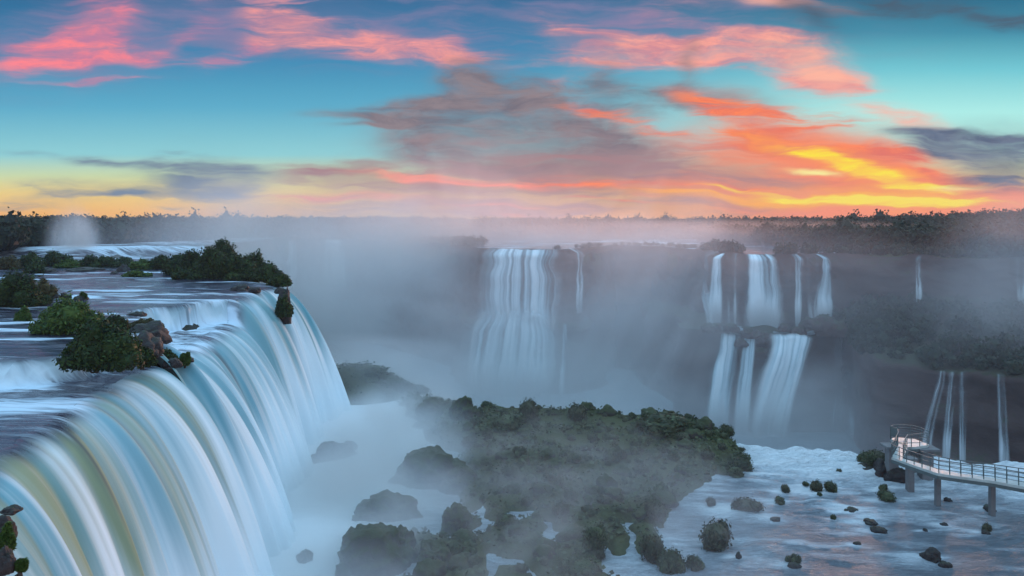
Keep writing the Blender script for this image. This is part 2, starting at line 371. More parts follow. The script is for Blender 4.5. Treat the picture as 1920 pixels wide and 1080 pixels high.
M_SHRUB = leaf_material('island_leaf', (.030, .038, .020), (.062, .076, .040), (.11, .13, .065))
M_FOREST = leaf_material('forest_leaf', (.010, .018, .012), (.020, .034, .018), (.038, .052, .026))
M_BARK = rock_material('bark', (.05, .04, .03), (.04, .045, .02), .2, 2)

# ---------------------------------------------------------------- foliage builder
def foliage(lobes, n, leaf, core=.80, seed=0, up=.25, ragged=.25, sub=2, long=1.0):
    """leaf cards spread over a set of ellipsoid lobes with a dark core; returns verts, quads"""
    r = np.random.default_rng(seed)
    L = np.array(lobes, float)
    area = (L[:, 3] * L[:, 4] + L[:, 4] * L[:, 5] + L[:, 3] * L[:, 5])
    k = r.choice(len(L), n, p=area / area.sum())
    d = r.normal(size=(n, 3)); d /= np.linalg.norm(d, axis=1)[:, None]
    rad = 1 - ragged * r.random(n) ** 1.5 + .12 * r.normal(size=n) * ragged * 2
    clump = fbm(d[:, 0] * 2.2 + k * 3.1, d[:, 1] * 2.2 + seed, d[:, 2] * 2.2, 3)
    rad *= 1 + .35 * clump
    p = L[k, :3] + d * L[k, 3:] * rad[:, None]
    keep = p[:, 2] > -.05
    p, d = p[keep], d[keep]; n = len(p)
    nrm = d + r.normal(size=(n, 3)) * .7 + np.array([0, 0, up]); nrm /= np.linalg.norm(nrm, axis=1)[:, None]
    t = np.cross(nrm, r.normal(size=(n, 3))); t /= np.linalg.norm(t, axis=1)[:, None]
    b = np.cross(nrm, t)
    s = leaf * (.6 + .8 * r.random(n))[:, None]
    V = np.stack([p - t * s * long, p - b * s * .55, p + t * s * long, p + b * s * .55], 1).reshape(-1, 3)
    Q = np.arange(len(V)).reshape(-1, 4)
    iv, if_ = ICO[sub]
    vs_, qs_ = [V], [Q]; off = len(V)
    for i, l in enumerate(L):
        q = iv * (1 + .30 * fbm(iv[:, 0] * 1.6 + i * 7 + seed, iv[:, 1] * 1.6, iv[:, 2] * 1.6, 3))[:, None] * core
        q = q * l[3:] + l[:3]; q[:, 2] = np.maximum(q[:, 2], -.3)
        vs_.append(q); qs_.append(np.concatenate([if_, if_[:, 2:3]], 1) + off); off += len(q)
    return np.concatenate(vs_), np.concatenate(qs_)
def tri_fix(Q):
    return Q
def quads_mesh(name, V, Q, mats):
    # quads whose last two corners coincide are triangles: build with both kinds
    me = bpy.data.meshes.new(name)
    tri = Q[:, 2] == Q[:, 3]
    q, t = Q[~tri], Q[tri][:, :3]
    li = np.concatenate([q.ravel(), t.ravel()]).astype(np.int32)
    tot = np.concatenate([np.full(len(q), 4), np.full(len(t), 3)]).astype(np.int32)
    st = np.concatenate([[0], np.cumsum(tot)[:-1]]).astype(np.int32)
    me.vertices.add(len(V)); me.vertices.foreach_set('co', np.asarray(V, np.float32).ravel())
    me.loops.add(len(li)); me.loops.foreach_set('vertex_index', li)
    me.polygons.add(len(tot)); me.polygons.foreach_set('loop_start', st); me.polygons.foreach_set('loop_total', tot)
    me.polygons.foreach_set('use_smooth', np.zeros(len(tot), bool))
    me.materials.append(mats); me.update(calc_edges=True)
    return me
def rock_mesh(name, seed, sub=4, rx=1, ry=1, rz=.7, rough=.42, m_=None, ridge=.5):
    v, f = ICO[sub]
    n = fbm(v[:, 0] * 1.1 + seed * 5.3, v[:, 1] * 1.1, v[:, 2] * 1.1 + seed, 3)
    n2 = fbm(v[:, 0] * 3.4 + seed, v[:, 1] * 3.4, v[:, 2] * 3.4, 4)
    cell = np.abs(vn(v[:, 0] * 2.1 + seed, v[:, 1] * 2.1, v[:, 2] * 2.1))
    q = v * (1 + rough * n + rough * .55 * n2 + rough * .18 * fbm(v[:, 0] * 9 + seed, v[:, 1] * 9, v[:, 2] * 9, 2) - ridge * (cell < .12) * .25)[:, None]
    q = q * np.array([rx, ry, rz]); q[:, 2] = np.maximum(q[:, 2], -.35 * rz)
    return mesh(name, q, f, m_ or M_ROCK)
# ---------------------------------------------------------------- upper river on the left plateau
def poly_x(tab):
    t = np.array(tab, float)
    return lambda Y: np.interp(Y, t[:, 0], t[:, 1])
# edge of the plateau: depth -> x
_lip = poly_x([(0, -12), (12, -15.5), (20, -17.2), (29.7, -19), (36, -20.7), (47.5, -23), (57.5, -23.4), (60, -25.6), (66, -26.4), (75, -27.2), (88, -28.6), (97, -29.4), (104, -29.0), (110, -31), (118, -38), (132, -50), (160, -64), (200, -74), (270, -78)])
def lipx(Y):
    return _lip(Y) + .85 * fbm(np.asarray(Y) * .22, 3.3, 0, 3) + .34 * fbm(np.asarray(Y) * 1.1, 7.7, 0, 2)
# rock step across the plateau (upper water behind and left of it)
LEDGE = np.array([(-120, 45), (-60, 47.5), (-33, 50.5), (-28.6, 52.5), (-27.6, 58), (-29, 65), (-33, 72), (-37.4, 78.5), (-34, 84), (-31, 91), (-28.6, 97), (-27.5, 101), (-20, 104)], float)
def ledge_d(X, Y):
    """signed distance to the step: positive on the low side"""
    X, Y = np.asarray(X, float), np.asarray(Y, float)
    best = np.full(X.shape, 1e9); sgn = np.ones(X.shape)
    for a, b in zip(LEDGE[:-1], LEDGE[1:]):
        d = b - a; L2 = d @ d
        t = np.clip(((X - a[0]) * d[0] + (Y - a[1]) * d[1]) / L2, 0, 1)
        ex, ey = X - (a[0] + t * d[0]), Y - (a[1] + t * d[1])
        ds = np.hypot(ex, ey); cr = d[0] * ey - d[1] * ex
        m_ = ds < best - 1e-9
        best = np.where(m_, ds, best); sgn = np.where(m_, np.where(cr > 0, -1.0, 1.0), sgn)
    return best * sgn
def surf(X, Y):
    """height of the upper river, foam"""
    wob = .7 * fbm(X * .35, Y * .35, 2, 3) + .35 * fbm(X * 1.3, Y * 1.3, 5, 2)
    d = ledge_d(X, Y) + wob
    low = smooth(d, -.2, .9 + .5 * fbm(X * .6, Y * .6, 9, 2))
    zl = 15.4 - .9 * smooth(Y, 56, 66)
    z = 17.0 + (zl - 17.0) * low
    # far step: the river upstream stands higher
    st = smooth(Y + 6 * fbm(X * .03, 1, 1, 2) + (X + 85) * -.1, 186, 191)
    z = z + 2.4 * st
    cur = smooth(X - lipx(Y), -9, 0)
    ripple = .10 * fbm(Y * .5, X * .18, 0, 3) + .05 * fbm(Y * 1.9, X * .5, 3, 2)
    rough = .10 * fbm(X * .9, Y * .9, 4, 3)
    foot = low * (1 - smooth(d, 3.0, 11)) + .45 * low * smooth(Y, 56, 64)
    z = z + ripple + rough * foot * 1.5
    # standing waves half way up the plateau
    wave = np.exp(-((Y - 93 - .12 * (X + 45)) / 2.2) ** 2) * (d < 0)
    z = z + wave * .16 * (1 + vn(X * .5, Y * .5))
    casc = np.maximum(1 - smooth(X, -30.5, -27.5), smooth(Y, 60, 66))
    apron = low * smooth(Y, 58, 62)
    # ridges of fast water on the apron below the step
    z = z + apron * (.30 * fbm(Y * .9, X * .16, 11, 3) + .12 * fbm(X * 1.4, Y * 1.4, 12, 3)) * smooth(X - lipx(Y), 0, -3)
    foam = np.clip(low * (1 - smooth(d, 1.0, 5)) * casc + .35 * smooth(d, -.8, 0) * (1 - low) * casc + wave * .5, 0, 1)
    foam = np.maximum(foam, .75 * (d < 0) * smooth(fbm(X * .10, Y * .45, 31, 3), .08, .45))
    foam = np.maximum(foam, apron * (.62 + .35 * fbm(X * .30, Y * .30, 13, 3)))
    # pale sheet of foam sliding in from the left on the near tier
    foam = np.maximum(foam, (d > 0) * np.exp(-((Y - 45.0 - .25 * (X + 28)) / 2.6) ** 2) * .95 * (1 - smooth(X, -25, -19)))
    foam = np.maximum(foam, st * (1 - smooth(Y, 191, 196)) * .9)
    foam = np.maximum(foam, .5 * smooth(Y, 150, 186) * (.5 + .5 * vn(X * .1, Y * .3)))
    fallm = 4 * low * (1 - low) * casc * (1 - .6 * smooth(d, .5, 1.5))
    return z, np.clip(foam, 0, 1), np.clip(fallm, 0, 1)
IN = 2.6       # the water starts to bend this far behind the edge
Ys = np.concatenate([np.arange(6, 112, .35), np.arange(112, 276, 1.2)])
D = np.concatenate([IN + np.arange(0, 50, .34) ** 1.0, IN + 50 + np.arange(0, 130, 2.2)])
GX = lipx(Ys)[:, None] - D[None, :]; GY = np.broadcast_to(Ys[:, None], GX.shape)
GZ, GFm, GFl = surf(GX, GY)
sheet_attr = lambda a, b: {'foam': a, 'fall': b}
upper = sheet('upper_river', np.stack([GX, GY, GZ], -1), M_WATER, np.stack([GY, -(D[None, :] + 0 * GY)], -1), sheet_attr(GFm, GFl), flip=True)
tag(upper, kind='structure')

# the falls: curtains that continue the river surface over the edge
def curtain(name, y0, y1, label, zend=-.6, throw=(4.6, 5.6), step=.18, seed=0, group='near falls on the left', m_=None, fade=.8):
    n = int((y1 - y0) / step) + 1
    s = np.linspace(y0, y1, n); T_ = np.concatenate([np.linspace(0, 1, 22) ** 1.2 * .34, np.linspace(.36, 1, 44)])
    X0 = lipx(s) - IN
    z0, f0, l0 = surf(X0, s)
    hgt = (z0 - zend)[:, None]
    fold = 1.25 * fbm(s * .17 + seed, 1.7, 0, 2) + .55 * fbm(s * .6 + seed, 4.1, 0, 3) + .06 * fbm(s * 2.3, 8.2 + seed, 0, 2)
    end = np.minimum(smooth(s - y0, 0, fade), smooth(y1 - s, 0, fade))
    thr = np.interp(s, [y0, y1], throw)
    th = (thr + IN) * (1 + .22 * fold) - 1.2 * (1 - end)
    o = T_[None, :] * th[:, None]
    drop = hgt * T_[None, :] ** 2.05
    fold2 = fold[:, None] * smooth(T_, .08, .6)[None, :] * .9
    X = X0[:, None] + o + fold2 * .35
    Y = s[:, None] - .10 * o + .25 * fbm(s * .5, 2.2 + seed, 0, 2)[:, None] * T_[None, :]
    Z = z0[:, None] - drop
    arc = np.concatenate([[0], np.cumsum(np.hypot(np.diff(o.mean(0)), np.diff(drop.mean(0))))])
    V_ = arc[None, :] - IN + 0 * s[:, None]
    fallw = smooth(T_ + .10 * fold[:, None], .05, .26)
    foam = f0[:, None] * (1 - .75 * fallw) + .9 * smooth(T_, .62, 1.0)[None, :] * (1 + 0 * s[:, None])
    o_ = sheet(name, np.stack([X, Y, Z], -1), m_ or M_WATER, np.stack([s[:, None] + 0 * V_, V_], -1), sheet_attr(np.clip(foam, 0, 1), fallw), flip=False)
    return tag(o_, label, 'waterfall', group)
curtain('waterfall', 8, 57.6, 'broad near waterfall in olive, teal and white bands pouring from the lower left', seed=1)
curtain('waterfall', 58.2, 96.9, 'tall pale blue waterfall below the foaming rock step, behind the olive near fall', seed=9, throw=(7.6, 6.4))
curtain('waterfall', 98.2, 110.5, 'farthest left fall curving over the plateau corner beside the misty gorge', seed=17, throw=(2.2, 9.5))

# rock face behind the falls
s = np.arange(4, 275, .8); q = np.linspace(0, 1, 46)
zt = surf(lipx(s) - IN - .4, s)[0]
zb = np.where(s < 112, -2.0, -2.0 - 24 * smooth(s, 112, 126))
Xc = (lipx(s) - IN - .6)[:, None] + 1.9 * smooth(q, 0, .12)[None, :] + 1.0 * fbm(s[:, None] * .3, q[None, :] * 5, 3, 4) * smooth(q, .04, .2)[None, :] + 1.0 * q[None, :]
Zc = (zt - .5)[:, None] + (zb - zt + .5)[:, None] * q[None, :] ** 1.1
Zc[:, :6] -= (.9 * smooth(q[:6], 0, .1))[None, :]
sheet('left_cliff', np.stack([Xc, np.broadcast_to(s[:, None], Xc.shape), Zc], -1), M_CLIFF)
tag(bpy.data.objects['left_cliff'], kind='structure')
# river bed under the plateau water, so that nothing is hollow
sheet('river_bed', np.stack([GX[::6, ::6], GY[::6, ::6], GZ[::6, ::6] - .9], -1), M_ROCK, flip=True)
tag(bpy.data.objects['river_bed'], kind='structure')

# ---------------------------------------------------------------- middle terrace: lower river and island
_edge = poly_x([(-60, 138), (-30, 134), (-22, 130), (-14, 116), (-8, 106), (0, 104), (10, 102), (20, 97), (27, 91), (32, 88.5), (37, 88), (44, 86.5), (53, 83.5), (70, 80), (110, 76)])
def edgeY(X):
    return _edge(X) + 1.3 * fbm(np.asarray(X) * .22, 5.1, 0, 3)
_xl = poly_x([(40, -10), (58, -10), (66, -9), (72, -7.5), (87, -7.5), (94, -11), (100, -12), (112, -16)])
_xr = poly_x([(40, 8), (54, 9.5), (58, 11), (66, 14.5), (75, 18), (80, 22), (85, 26.5), (90, 27.5), (100, 22), (112, 12)])
def island_h(X, Y):
    wob = 1.8 * fbm(X * .18, Y * .18, 6, 3)
    din = np.minimum(X - _xl(Y), _xr(Y) - X) + wob
    din = np.minimum(din, (edgeY(X) - Y) * 1.1 + 2.5 + wob * .4)
    m_ = smooth(din, -1.2, 4.0)
    h = .50 + 1.3 * smooth(Y, 68, 96) + .55 * fbm(X * .25, Y * .25, 1, 4) + .9 * np.exp(-((X - 17) / 6) ** 2 - ((Y - 90) / 6) ** 2)
    ch = smooth(np.abs(fbm(X * .12 + 3, Y * .10, 8, 3)), .10, .02) * (1 - smooth(Y, 66, 80))
    h = h - 1.0 * ch
    # rocky ridge beyond the foot of the corner fall
    rd = np.exp(-((Y - 119 - .15 * (X + 20)) / 6) ** 2) * smooth(X, -44, -34) * (1 - smooth(X, -19 + 0 * X, -9))
    hr = 4.3 * rd * (1 + .35 * fbm(X * .3, Y * .3, 3, 3)) * (1 - .55 * smooth(X, -27, -13))
    return np.maximum(-1.2 + (h + 1.2) * m_, -1.2 + hr * 1.25)
def ground(X, Y):
    z = island_h(X, Y) + .18 * fbm(X * .9, Y * .9, 4, 3)
    drop = smooth(Y - edgeY(X), -.5, 7)
    return z - (26 + z * .5) * drop
gx = np.arange(-48, 112, .42); gy = np.arange(40, 150, .42)
X, Y = np.meshgrid(gx, gy)
Z = ground(X, Y)
sheet('riverbank', np.stack([X, Y, Z], -1), M_EARTH); tag(bpy.data.objects['riverbank'], kind='structure')
RIVER_THINGS = [(1474, 924, 18), (1463, 945, 20), (1512, 911, 14), (1545, 924, 50), (1406, 964, 56), (1658, 922, 18), (1667, 940, 34), (1564, 975, 14), (1650, 998, 34), (1608, 1022, 18), (1598, 960, 40),
                (1634, 982, 40), (1755, 1056, 60), (1456, 978, 34), (1386, 1046, 18), (1490, 1062, 34), (1850, 1000, 26), (1758, 935, 22), (1860, 955, 26), (1736, 996, 14), (1772, 986, 16)]
gx = np.arange(-32, 112, .30); gy = np.linspace(0, 1, 260)
X = np.broadcast_to(gx[None, :], (len(gy), len(gx))).copy(); Y = 40 + (edgeY(gx)[None, :] + 2.2 - 40) * gy[:, None]
dE = edgeY(X) - Y
right = smooth(X, 8, 20)
rapid = right * (1 - smooth(dE, 3, 17 + 6 * fbm(X * .1, 3, 3, 2))) 
n1 = fbm(X * .35 + .2 * Y, Y * .55, 1, 4); n2 = fbm(X * .16, Y * .8 + X * .12, 7, 4)
Z = .09 * n2 + .05 * fbm(X * 1.2, Y * 1.8, 2, 3) + rapid * (.75 * n1 + .35 * np.abs(fbm(X * .7, Y * 1.1, 5, 3)) + .15 * fbm(X * 1.6, Y * 2.4, 5, 3))
Z = Z - 1.5 * smooth(dE, .6, -2.2) ** 2
Z = Z + .25 * smooth(fbm(X * .14, Y * .3, 21, 3), .15, .6) * right
pool = 1 - smooth(X - (-13 + .05 * (Y - 60)) + 3 * fbm(X * .15, Y * .15, 3, 3), -3, 6)
wake = 0 * X
for a_, b_, c_ in RIVER_THINGS:
    q_ = at(a_, b_, 0); r_ = c_ * q_[1] / F
    wx, wy = X - q_[0] + .5 * r_, Y - q_[1] - .3 * r_
    wake = np.maximum(wake, np.exp(-(wx / (r_ * 1.1)) ** 2 - (wy / (r_ * .55)) ** 2))
foam = np.clip(.8 * wake + 1.0 * pool + .80 * rapid + .45 * right * smooth(n2 + .5 * n1, .0, .55) + .30 * (1 - right), 0, 1) - .45 * smooth(dE, 10, 30) * smooth(X, 16, 34)
lower = sheet('lower_river', np.stack([X, Y, Z], -1), None, np.stack([Y * .9 - X * .35, X * 1.1 + Y * .45], -1), sheet_attr(foam, pool))
lower.data.materials.clear()
M_LOW = river_material('lower_river_water')
lower.data.materials.append(M_LOW); tag(lower, kind='structure')
# floor of the gorge
m_, T_w = mat('churned_water')
n_ = T_w.noise(T_w.mapping(T_w.node('ShaderNodeNewGeometry').outputs['Position'], scale=(.08, .14, 1)), 1, 4, .6, .8)
finish(T_w, bsdf(T_w, T_w.mix(n_, (.10, .12, .14, 1), (.30, .35, .39, 1)), .95, .02))
M_CHURN = m_
GPX, GPY = np.meshgrid(np.arange(-160, 220, 8.), np.arange(70, 350, 8.))
sheet('gorge_pool', np.stack([GPX, GPY, GPX * 0 - 24.0], -1), M_CHURN)
tag(bpy.data.objects['gorge_pool'], kind='structure')

# ---------------------------------------------------------------- far wall of the gorge and the land behind it
WALL = np.array([(-78, 275), (-95, 300), (-100, 318), (-84, 332), (-64, 330), (-44, 312), (-26, 284), (-14, 262), (-9, 243), (-2, 236), (14, 233), (20, 240), (24, 250), (34, 272), (48, 262), (54, 236), (56, 214), (52, 203), (60, 200), (72, 200), (82, 203), (90, 198), (100, 190), (118, 181), (140, 176), (170, 170), (230, 165), (330, 150)], float)
seg = np.hypot(*np.diff(WALL, axis=0).T); cum = np.concatenate([[0], np.cumsum(seg)])
ws = np.arange(0, cum[-1], .9)
WX = np.interp(ws, cum, WALL[:, 0]); WY = np.interp(ws, cum, WALL[:, 1])
k = np.ones(7) / 7
WX = np.convolve(np.pad(WX, 3, 'edge'), k, 'valid'); WY = np.convolve(np.pad(WY, 3, 'edge'), k, 'valid')
tx, ty = np.gradient(WX), np.gradient(WY); ln = np.hypot(tx, ty); NX, NY = ty / ln, -tx / ln   # towards the gorge
# shelf half way down, wide on the right
shelf = np.interp(WX, [20, 47, 52, 84, 96, 120, 330], [2, 3, 9, 9, 30, 36, 30]) * (ws > cum[14])
shelf = np.maximum(shelf, 3.0 * ((WX > -14) & (WX < 22)))
zsh1 = np.interp(WX, [-20, 20, 50, 84, 92, 110, 330], [-4, -4, -.5, -.5, 5.0, 6, 6]); zsh0 = np.interp(WX, [-20, 20, 50, 84, 96, 330], [-6, -6, -1.2, -1.5, -4.0, -5])
zsh0 = zsh0 + 1.3 * fbm(ws * .22, 3.3, 0, 3) * (WX > 46); zsh1 = zsh1 + .7 * fbm(ws * .3, 6.3, 0, 2) * (WX > 46)
prof = []
for t_ in np.linspace(0, 1, 22): prof.append((1.2 * t_ + .0 * shelf, 17 + (zsh1 - 17) * t_))
for t_ in np.linspace(.08, 1, 14): prof.append((1.2 + shelf * t_, zsh1 + (zsh0 - zsh1) * t_ ** .8))
for t_ in np.linspace(.05, 1, 20): prof.append((1.2 + shelf + 2.0 * t_, zsh0 + (-25 - zsh0) * t_))
O = np.stack([p[0] + 0 * ws for p in prof], 1); Zw = np.stack([p[1] + 0 * ws for p in prof], 1)
rr = .9 * np.round(fbm(ws[:, None] * .05, Zw * .22, 14, 2) * 3) / 1.5 + 1.6 * fbm(ws[:, None] * .12, Zw * .10, 3, 4) + .5 * fbm(ws[:, None] * .6, Zw * .9, 9, 3) + .7 * np.abs(fbm(ws[:, None] * .5, Zw * .22, 8, 3))
O = O + rr * smooth(np.arange(O.shape[1]), 0, 4)[None, :]
Zw = Zw + .8 * fbm(ws[:, None] * .15, O * .2, 5, 3)
sheet('far_cliff', np.stack([WX[:, None] + NX[:, None] * O, WY[:, None] + NY[:, None] * O, Zw], -1), M_CLIFF, flip=False)
tag(bpy.data.objects['far_cliff'], kind='structure')

def land_z(X, Y):
    dist = np.hypot(X, Y)
    az = np.degrees(np.arctan2(X, Y))
    bank = np.interp(az, [-60, -34, -26, -20, -14, -8, 0, 4, 10, 13, 19, 24, 30, 60], [150, 205, 235, 272, 330, 370, 350, 350, 350, 345, 262, 240, 215, 190])
    top = np.interp(az, [-60, -32, -20, -8, 0, 12, 18, 24, 28, 31, 34, 60], [22, 19.6, 19.2, 19, 18.6, 18.4, 18.8, 19.4, 20.6, 22.4, 23.4, 28])
    t_ = smooth(dist, bank, bank + 240)
    base = 17.0 + 2.3 * smooth(-az, 9, 17)
    far = 5.0 * (dist - 700) / 5000 * (dist > 700) * 0
    return base + (top - base) * t_ + .5 * fbm(X * .02, Y * .02, 3, 3) * t_ + far, t_, dist - bank
# land: from the far cliff edge to the horizon, one sheet in polar rows
az = np.radians(np.linspace(-75, 75, 420))
EX = np.interp(az, np.arctan2(WX, WY)[np.argsort(np.arctan2(WX, WY))], np.hypot(WX, WY)[np.argsort(np.arctan2(WX, WY))])
EX = np.where(np.degrees(az) < -17.5, 120.0, EX)
tr = np.concatenate([np.linspace(0, 1, 90) ** 1.6 * 500, [600, 800, 1200, 2000, 4000, 9000]])
RR = EX[:, None] + .6 + tr[None, :]
LX, LY = RR * np.sin(az)[:, None], RR * np.cos(az)[:, None]
LZ = land_z(LX, LY)[0] - .25
left_ = np.degrees(az)[:, None] < -17.0
LZ = np.where(left_ & (RR < 160), 14.0, LZ)
LZ = np.where(left_, np.minimum(LZ, np.where(land_z(LX, LY)[2] < 8, 15.5, 99)), LZ)
LX, LY, LZ = [np.concatenate([a_[:, :1], a_], 1) for a_ in (LX, LY, LZ)]; LZ[:, 0] -= 9
sheet('plateau_ground', np.stack([LX, LY, LZ], -1), M_EARTH, flip=False); tag(bpy.data.objects['plateau_ground'], kind='structure')
# ---------------------------------------------------------------- falls on the far wall
Wtan = WX / WY
def wall_s(px):
    return np.interp((px - 960) / F, Wtan[ORD], ws[ORD])
ORD = np.argsort(Wtan[: int(len(Wtan))]); 
def px_table(tier, off):
    x_, y_ = WX + NX * off, WY + NY * off
    p_ = 960 + F * x_ / y_
    good = (y_ > 120) & (ws > cum[2])
    o_ = np.argsort(p_[good]); return p_[good][o_], ws[good][o_]
def far_fall(px0, px1, tier, label, m_, bpx=None, top=None, bot=None, bulge=1.5, seed=0, out=.7, fadein=.03, group='waterfalls on the far wall of the gorge', foam0=0.0):
    bpx = bpx or (px0, px1)
    offs = 1.2 + .8 + out + 0 * ws if tier == 0 else 1.2 + shelf + 1.4 + out
    tp, tsv = px_table(tier, offs); bp, bsv = px_table(tier, offs + bulge)
    n = max(14, int(abs(px1 - px0) / 2.2)); u = np.linspace(0, 1, n); T_ = np.linspace(0, 1, 40)
    s0 = np.interp(px0 + (px1 - px0) * u, tp, tsv); s1 = np.interp(bpx[0] + (bpx[1] - bpx[0]) * u, bp, bsv)
    w_ = smooth(T_, .05, 1)
    S = s0[:, None] * (1 - w_)[None, :] + s1[:, None] * w_[None, :]
    I = lambda a: np.interp(S, ws, a)
    sh = I(shelf)
    if tier == 0: za, zb, off = 17.2 + 0 * s0, np.interp(s1, ws, zsh1) + .3, 1.2 + .8 + out
    else: za, zb, off = np.interp(s0, ws, zsh0) + .5, -24.3 + 0 * s0, 1.2 + sh + 1.4 + out
    if top is not None: za = top + 0 * s0
    if bot is not None: zb = bot + 0 * s0
    fold = .5 * fbm(s0 * .35 + seed, 3.1, 0, 3)
    o = off - 2.6 * (1 - smooth(T_, 0, .16))[None, :] * (tier == 0) + bulge * (1 + fold[:, None]) * T_[None, :] ** .7
    za = za + .25 * fbm(s0 * .4, 1.1, seed, 3)
    Z = za[:, None] + (zb - za)[:, None] * (T_[None, :] ** 1.5 * .9 + T_[None, :] * .1)
    wob_ = fbm(T_ * 3.2 + seed * 3, seed * 1.7, 0, 3) * np.abs(s1[-1] - s1[0]) * .035 * T_
    S = S + wob_[None, :] + (.10 * np.abs(s1[-1] - s1[0]) * (u - .5))[:, None] * fbm(T_ * 4 + seed, 9.1 + seed, 0, 2)[None, :]
    o = o + .5 * fbm(T_ * 5 + seed, s0[:, None] * .2, 2, 2)
    X = I(WX) + I(NX) * o; Y = I(WY) + I(NY) * o
    edge = smooth(u, 0, .22) * smooth(1 - u, 0, .22)
    edge = edge[:, None] * smooth(T_, 0, fadein)[None, :] * (1 - .7 * smooth(T_, .7, 1))[None, :]
    foam = foam0 + .7 * smooth(T_, .55, 1)[None, :] + 0 * u[:, None]
    V_ = (1 - T_)[None, :] * -30 + 0 * u[:, None]
    width = abs(px1 - px0) * .14
    o_ = sheet('waterfall', np.stack([X, Y, Z], -1), m_, np.stack([u[:, None] * width + seed * 9 + 0 * V_, V_], -1), {'edge': edge, 'foam': foam})
    return tag(o_, label, 'waterfall', group)
VD = veil_material('falling_water_full', 67, 1.0)
VT = veil_material('falling_water_threads', 53, .42)
VS = veil_material('falling_water_soft', 41, .95)
VA, VB, VC = veil_material('falling_water', 0, .55), veil_material('falling_water_thin', 13, .30), veil_material('falling_water_dense', 27, .85)
far_fall(900, 1052, 0, 'wide curtain waterfall on the hazy far wall, the broadest one in the middle', VS, (890, 1054), bot=-13, bulge=3, seed=2)
far_fall(886, 1050, 1, 'misty lower half of the broad middle waterfall spreading into spray', VS, (850, 1050), top=1.5, bulge=5, seed=5, fadein=.45)
far_fall(1077, 1094, 0, 'single thin fall just right of the broad middle waterfall', VA, (1074, 1096), bot=-1.5, seed=3)
far_fall(1053, 1064, 1, 'short thin trickle under the single thin fall beside the broad middle waterfall', VA, (1047, 1060), top=-4, seed=4)
far_fall(512, 560, 0, 'pale fall fading in mist directly right of the left plateau trees', VC, bot=-2, seed=7)
far_fall(600, 655, 0, 'faint wide fall almost lost in mist on the far back wall', VC, bot=-2, seed=8)
far_fall(1318, 1330, 0, 'thin left strand of the split pair at the left end of the two tiered falls', VA, (1322, 1338), seed=11)
far_fall(1338, 1356, 0, 'wider right strand of the split pair at the left end of the two tiered falls', VC, (1324, 1356), seed=10)
far_fall(1360, 1384, 0, 'faint veil between the split pair and the main upper fall of the two tiered falls', VB, seed=12)
far_fall(1396, 1456, 0, 'dense main upper fall of the two tiered falls on the right', VC, (1390, 1474), bulge=3, seed=13)
far_fall(1489, 1506, 0, 'narrow fall right of the dense main upper fall', VA, (1490, 1504), seed=14)
far_fall(1512, 1534, 0, 'faint veil left of the bright column fall, upper tier', VB, seed=15)
far_fall(1539, 1552, 0, 'bright slender column fall fanning out at its foot, right end of the upper tier', VC, (1526, 1566), seed=16, bulge=3)
far_fall(1348, 1388, 1, 'left leg of the lower tier of the two tiered falls', VD, (1318, 1370), fadein=.10, bulge=5, seed=17)
far_fall(1394, 1416, 1, 'middle leg of the lower tier of the two tiered falls', VD, (1372, 1408), fadein=.10, bulge=5, seed=18)
far_fall(1440, 1522, 1, 'broad right leg of the lower tier, spreading over rock', VD, (1396, 1492), fadein=.10, bulge=6, seed=19, foam0=.2)
far_fall(1562, 1584, 1, 'pair of thin strands right of the two tiered falls', VB, (1556, 1580), seed=20)
far_fall(1594, 1606, 1, 'single thin strand between the two tiered falls and the right hand trickles', VB, seed=21)
far_fall(1758, 1774, 1, 'left trickle of the three above the walkway platform, bending left as it drops', VB, (1722, 1746), seed=22)
far_fall(1776, 1794, 1, 'middle trickle of the three above the walkway platform', VT, (1764, 1782), seed=26)
far_fall(1797, 1812, 1, 'right trickle of the three above the walkway platform', VA, (1798, 1812), seed=27)
far_fall(1868, 1884, 1, 'lone trickle at the far right behind the walkway', VT, (1870, 1896), seed=23)
far_fall(1716, 1732, 0, 'small faint fall high on the wooded wall to the right', VB, bot=6, seed=24)
far_fall(1904, 1936, 0, 'fall cut off by the right edge high on the wooded wall', VA, bot=6.5, seed=25)
# broken rocks along the ledge between the tiers
r = np.random.default_rng(8)
for i, (a, b, wpx, l) in enumerate([(1335, 612, 30, 'left end'), (1372, 612, 24, 'left end'), (1408, 622, 30, 'middle'), (1430, 632, 34, 'middle'), (1470, 612, 20, 'middle'), (1496, 618, 26, 'right half'), (1524, 606, 34, 'right half'), (1546, 606, 40, 'right end'), (1562, 616, 44, 'right end'), (1424, 660, 36, 'lower step'), (1388, 640, 22, 'lower step')]):
    p = atY(a, b + 6, 188 + 1.5 * r.random()); k2 = p[1] / F
    o = obj('ledge_rock', rock_mesh('ledge_rock', 120 + i, 4, wpx * k2 * .62, wpx * k2 * .5, wpx * k2 * .5, m_=M_CLIFF), None, tuple(p))
    tag(o, 'dark rock on the ledge between the two tiers of falls, ' + l, 'rock', 'rocks on the ledge between the tiers, ' + l)
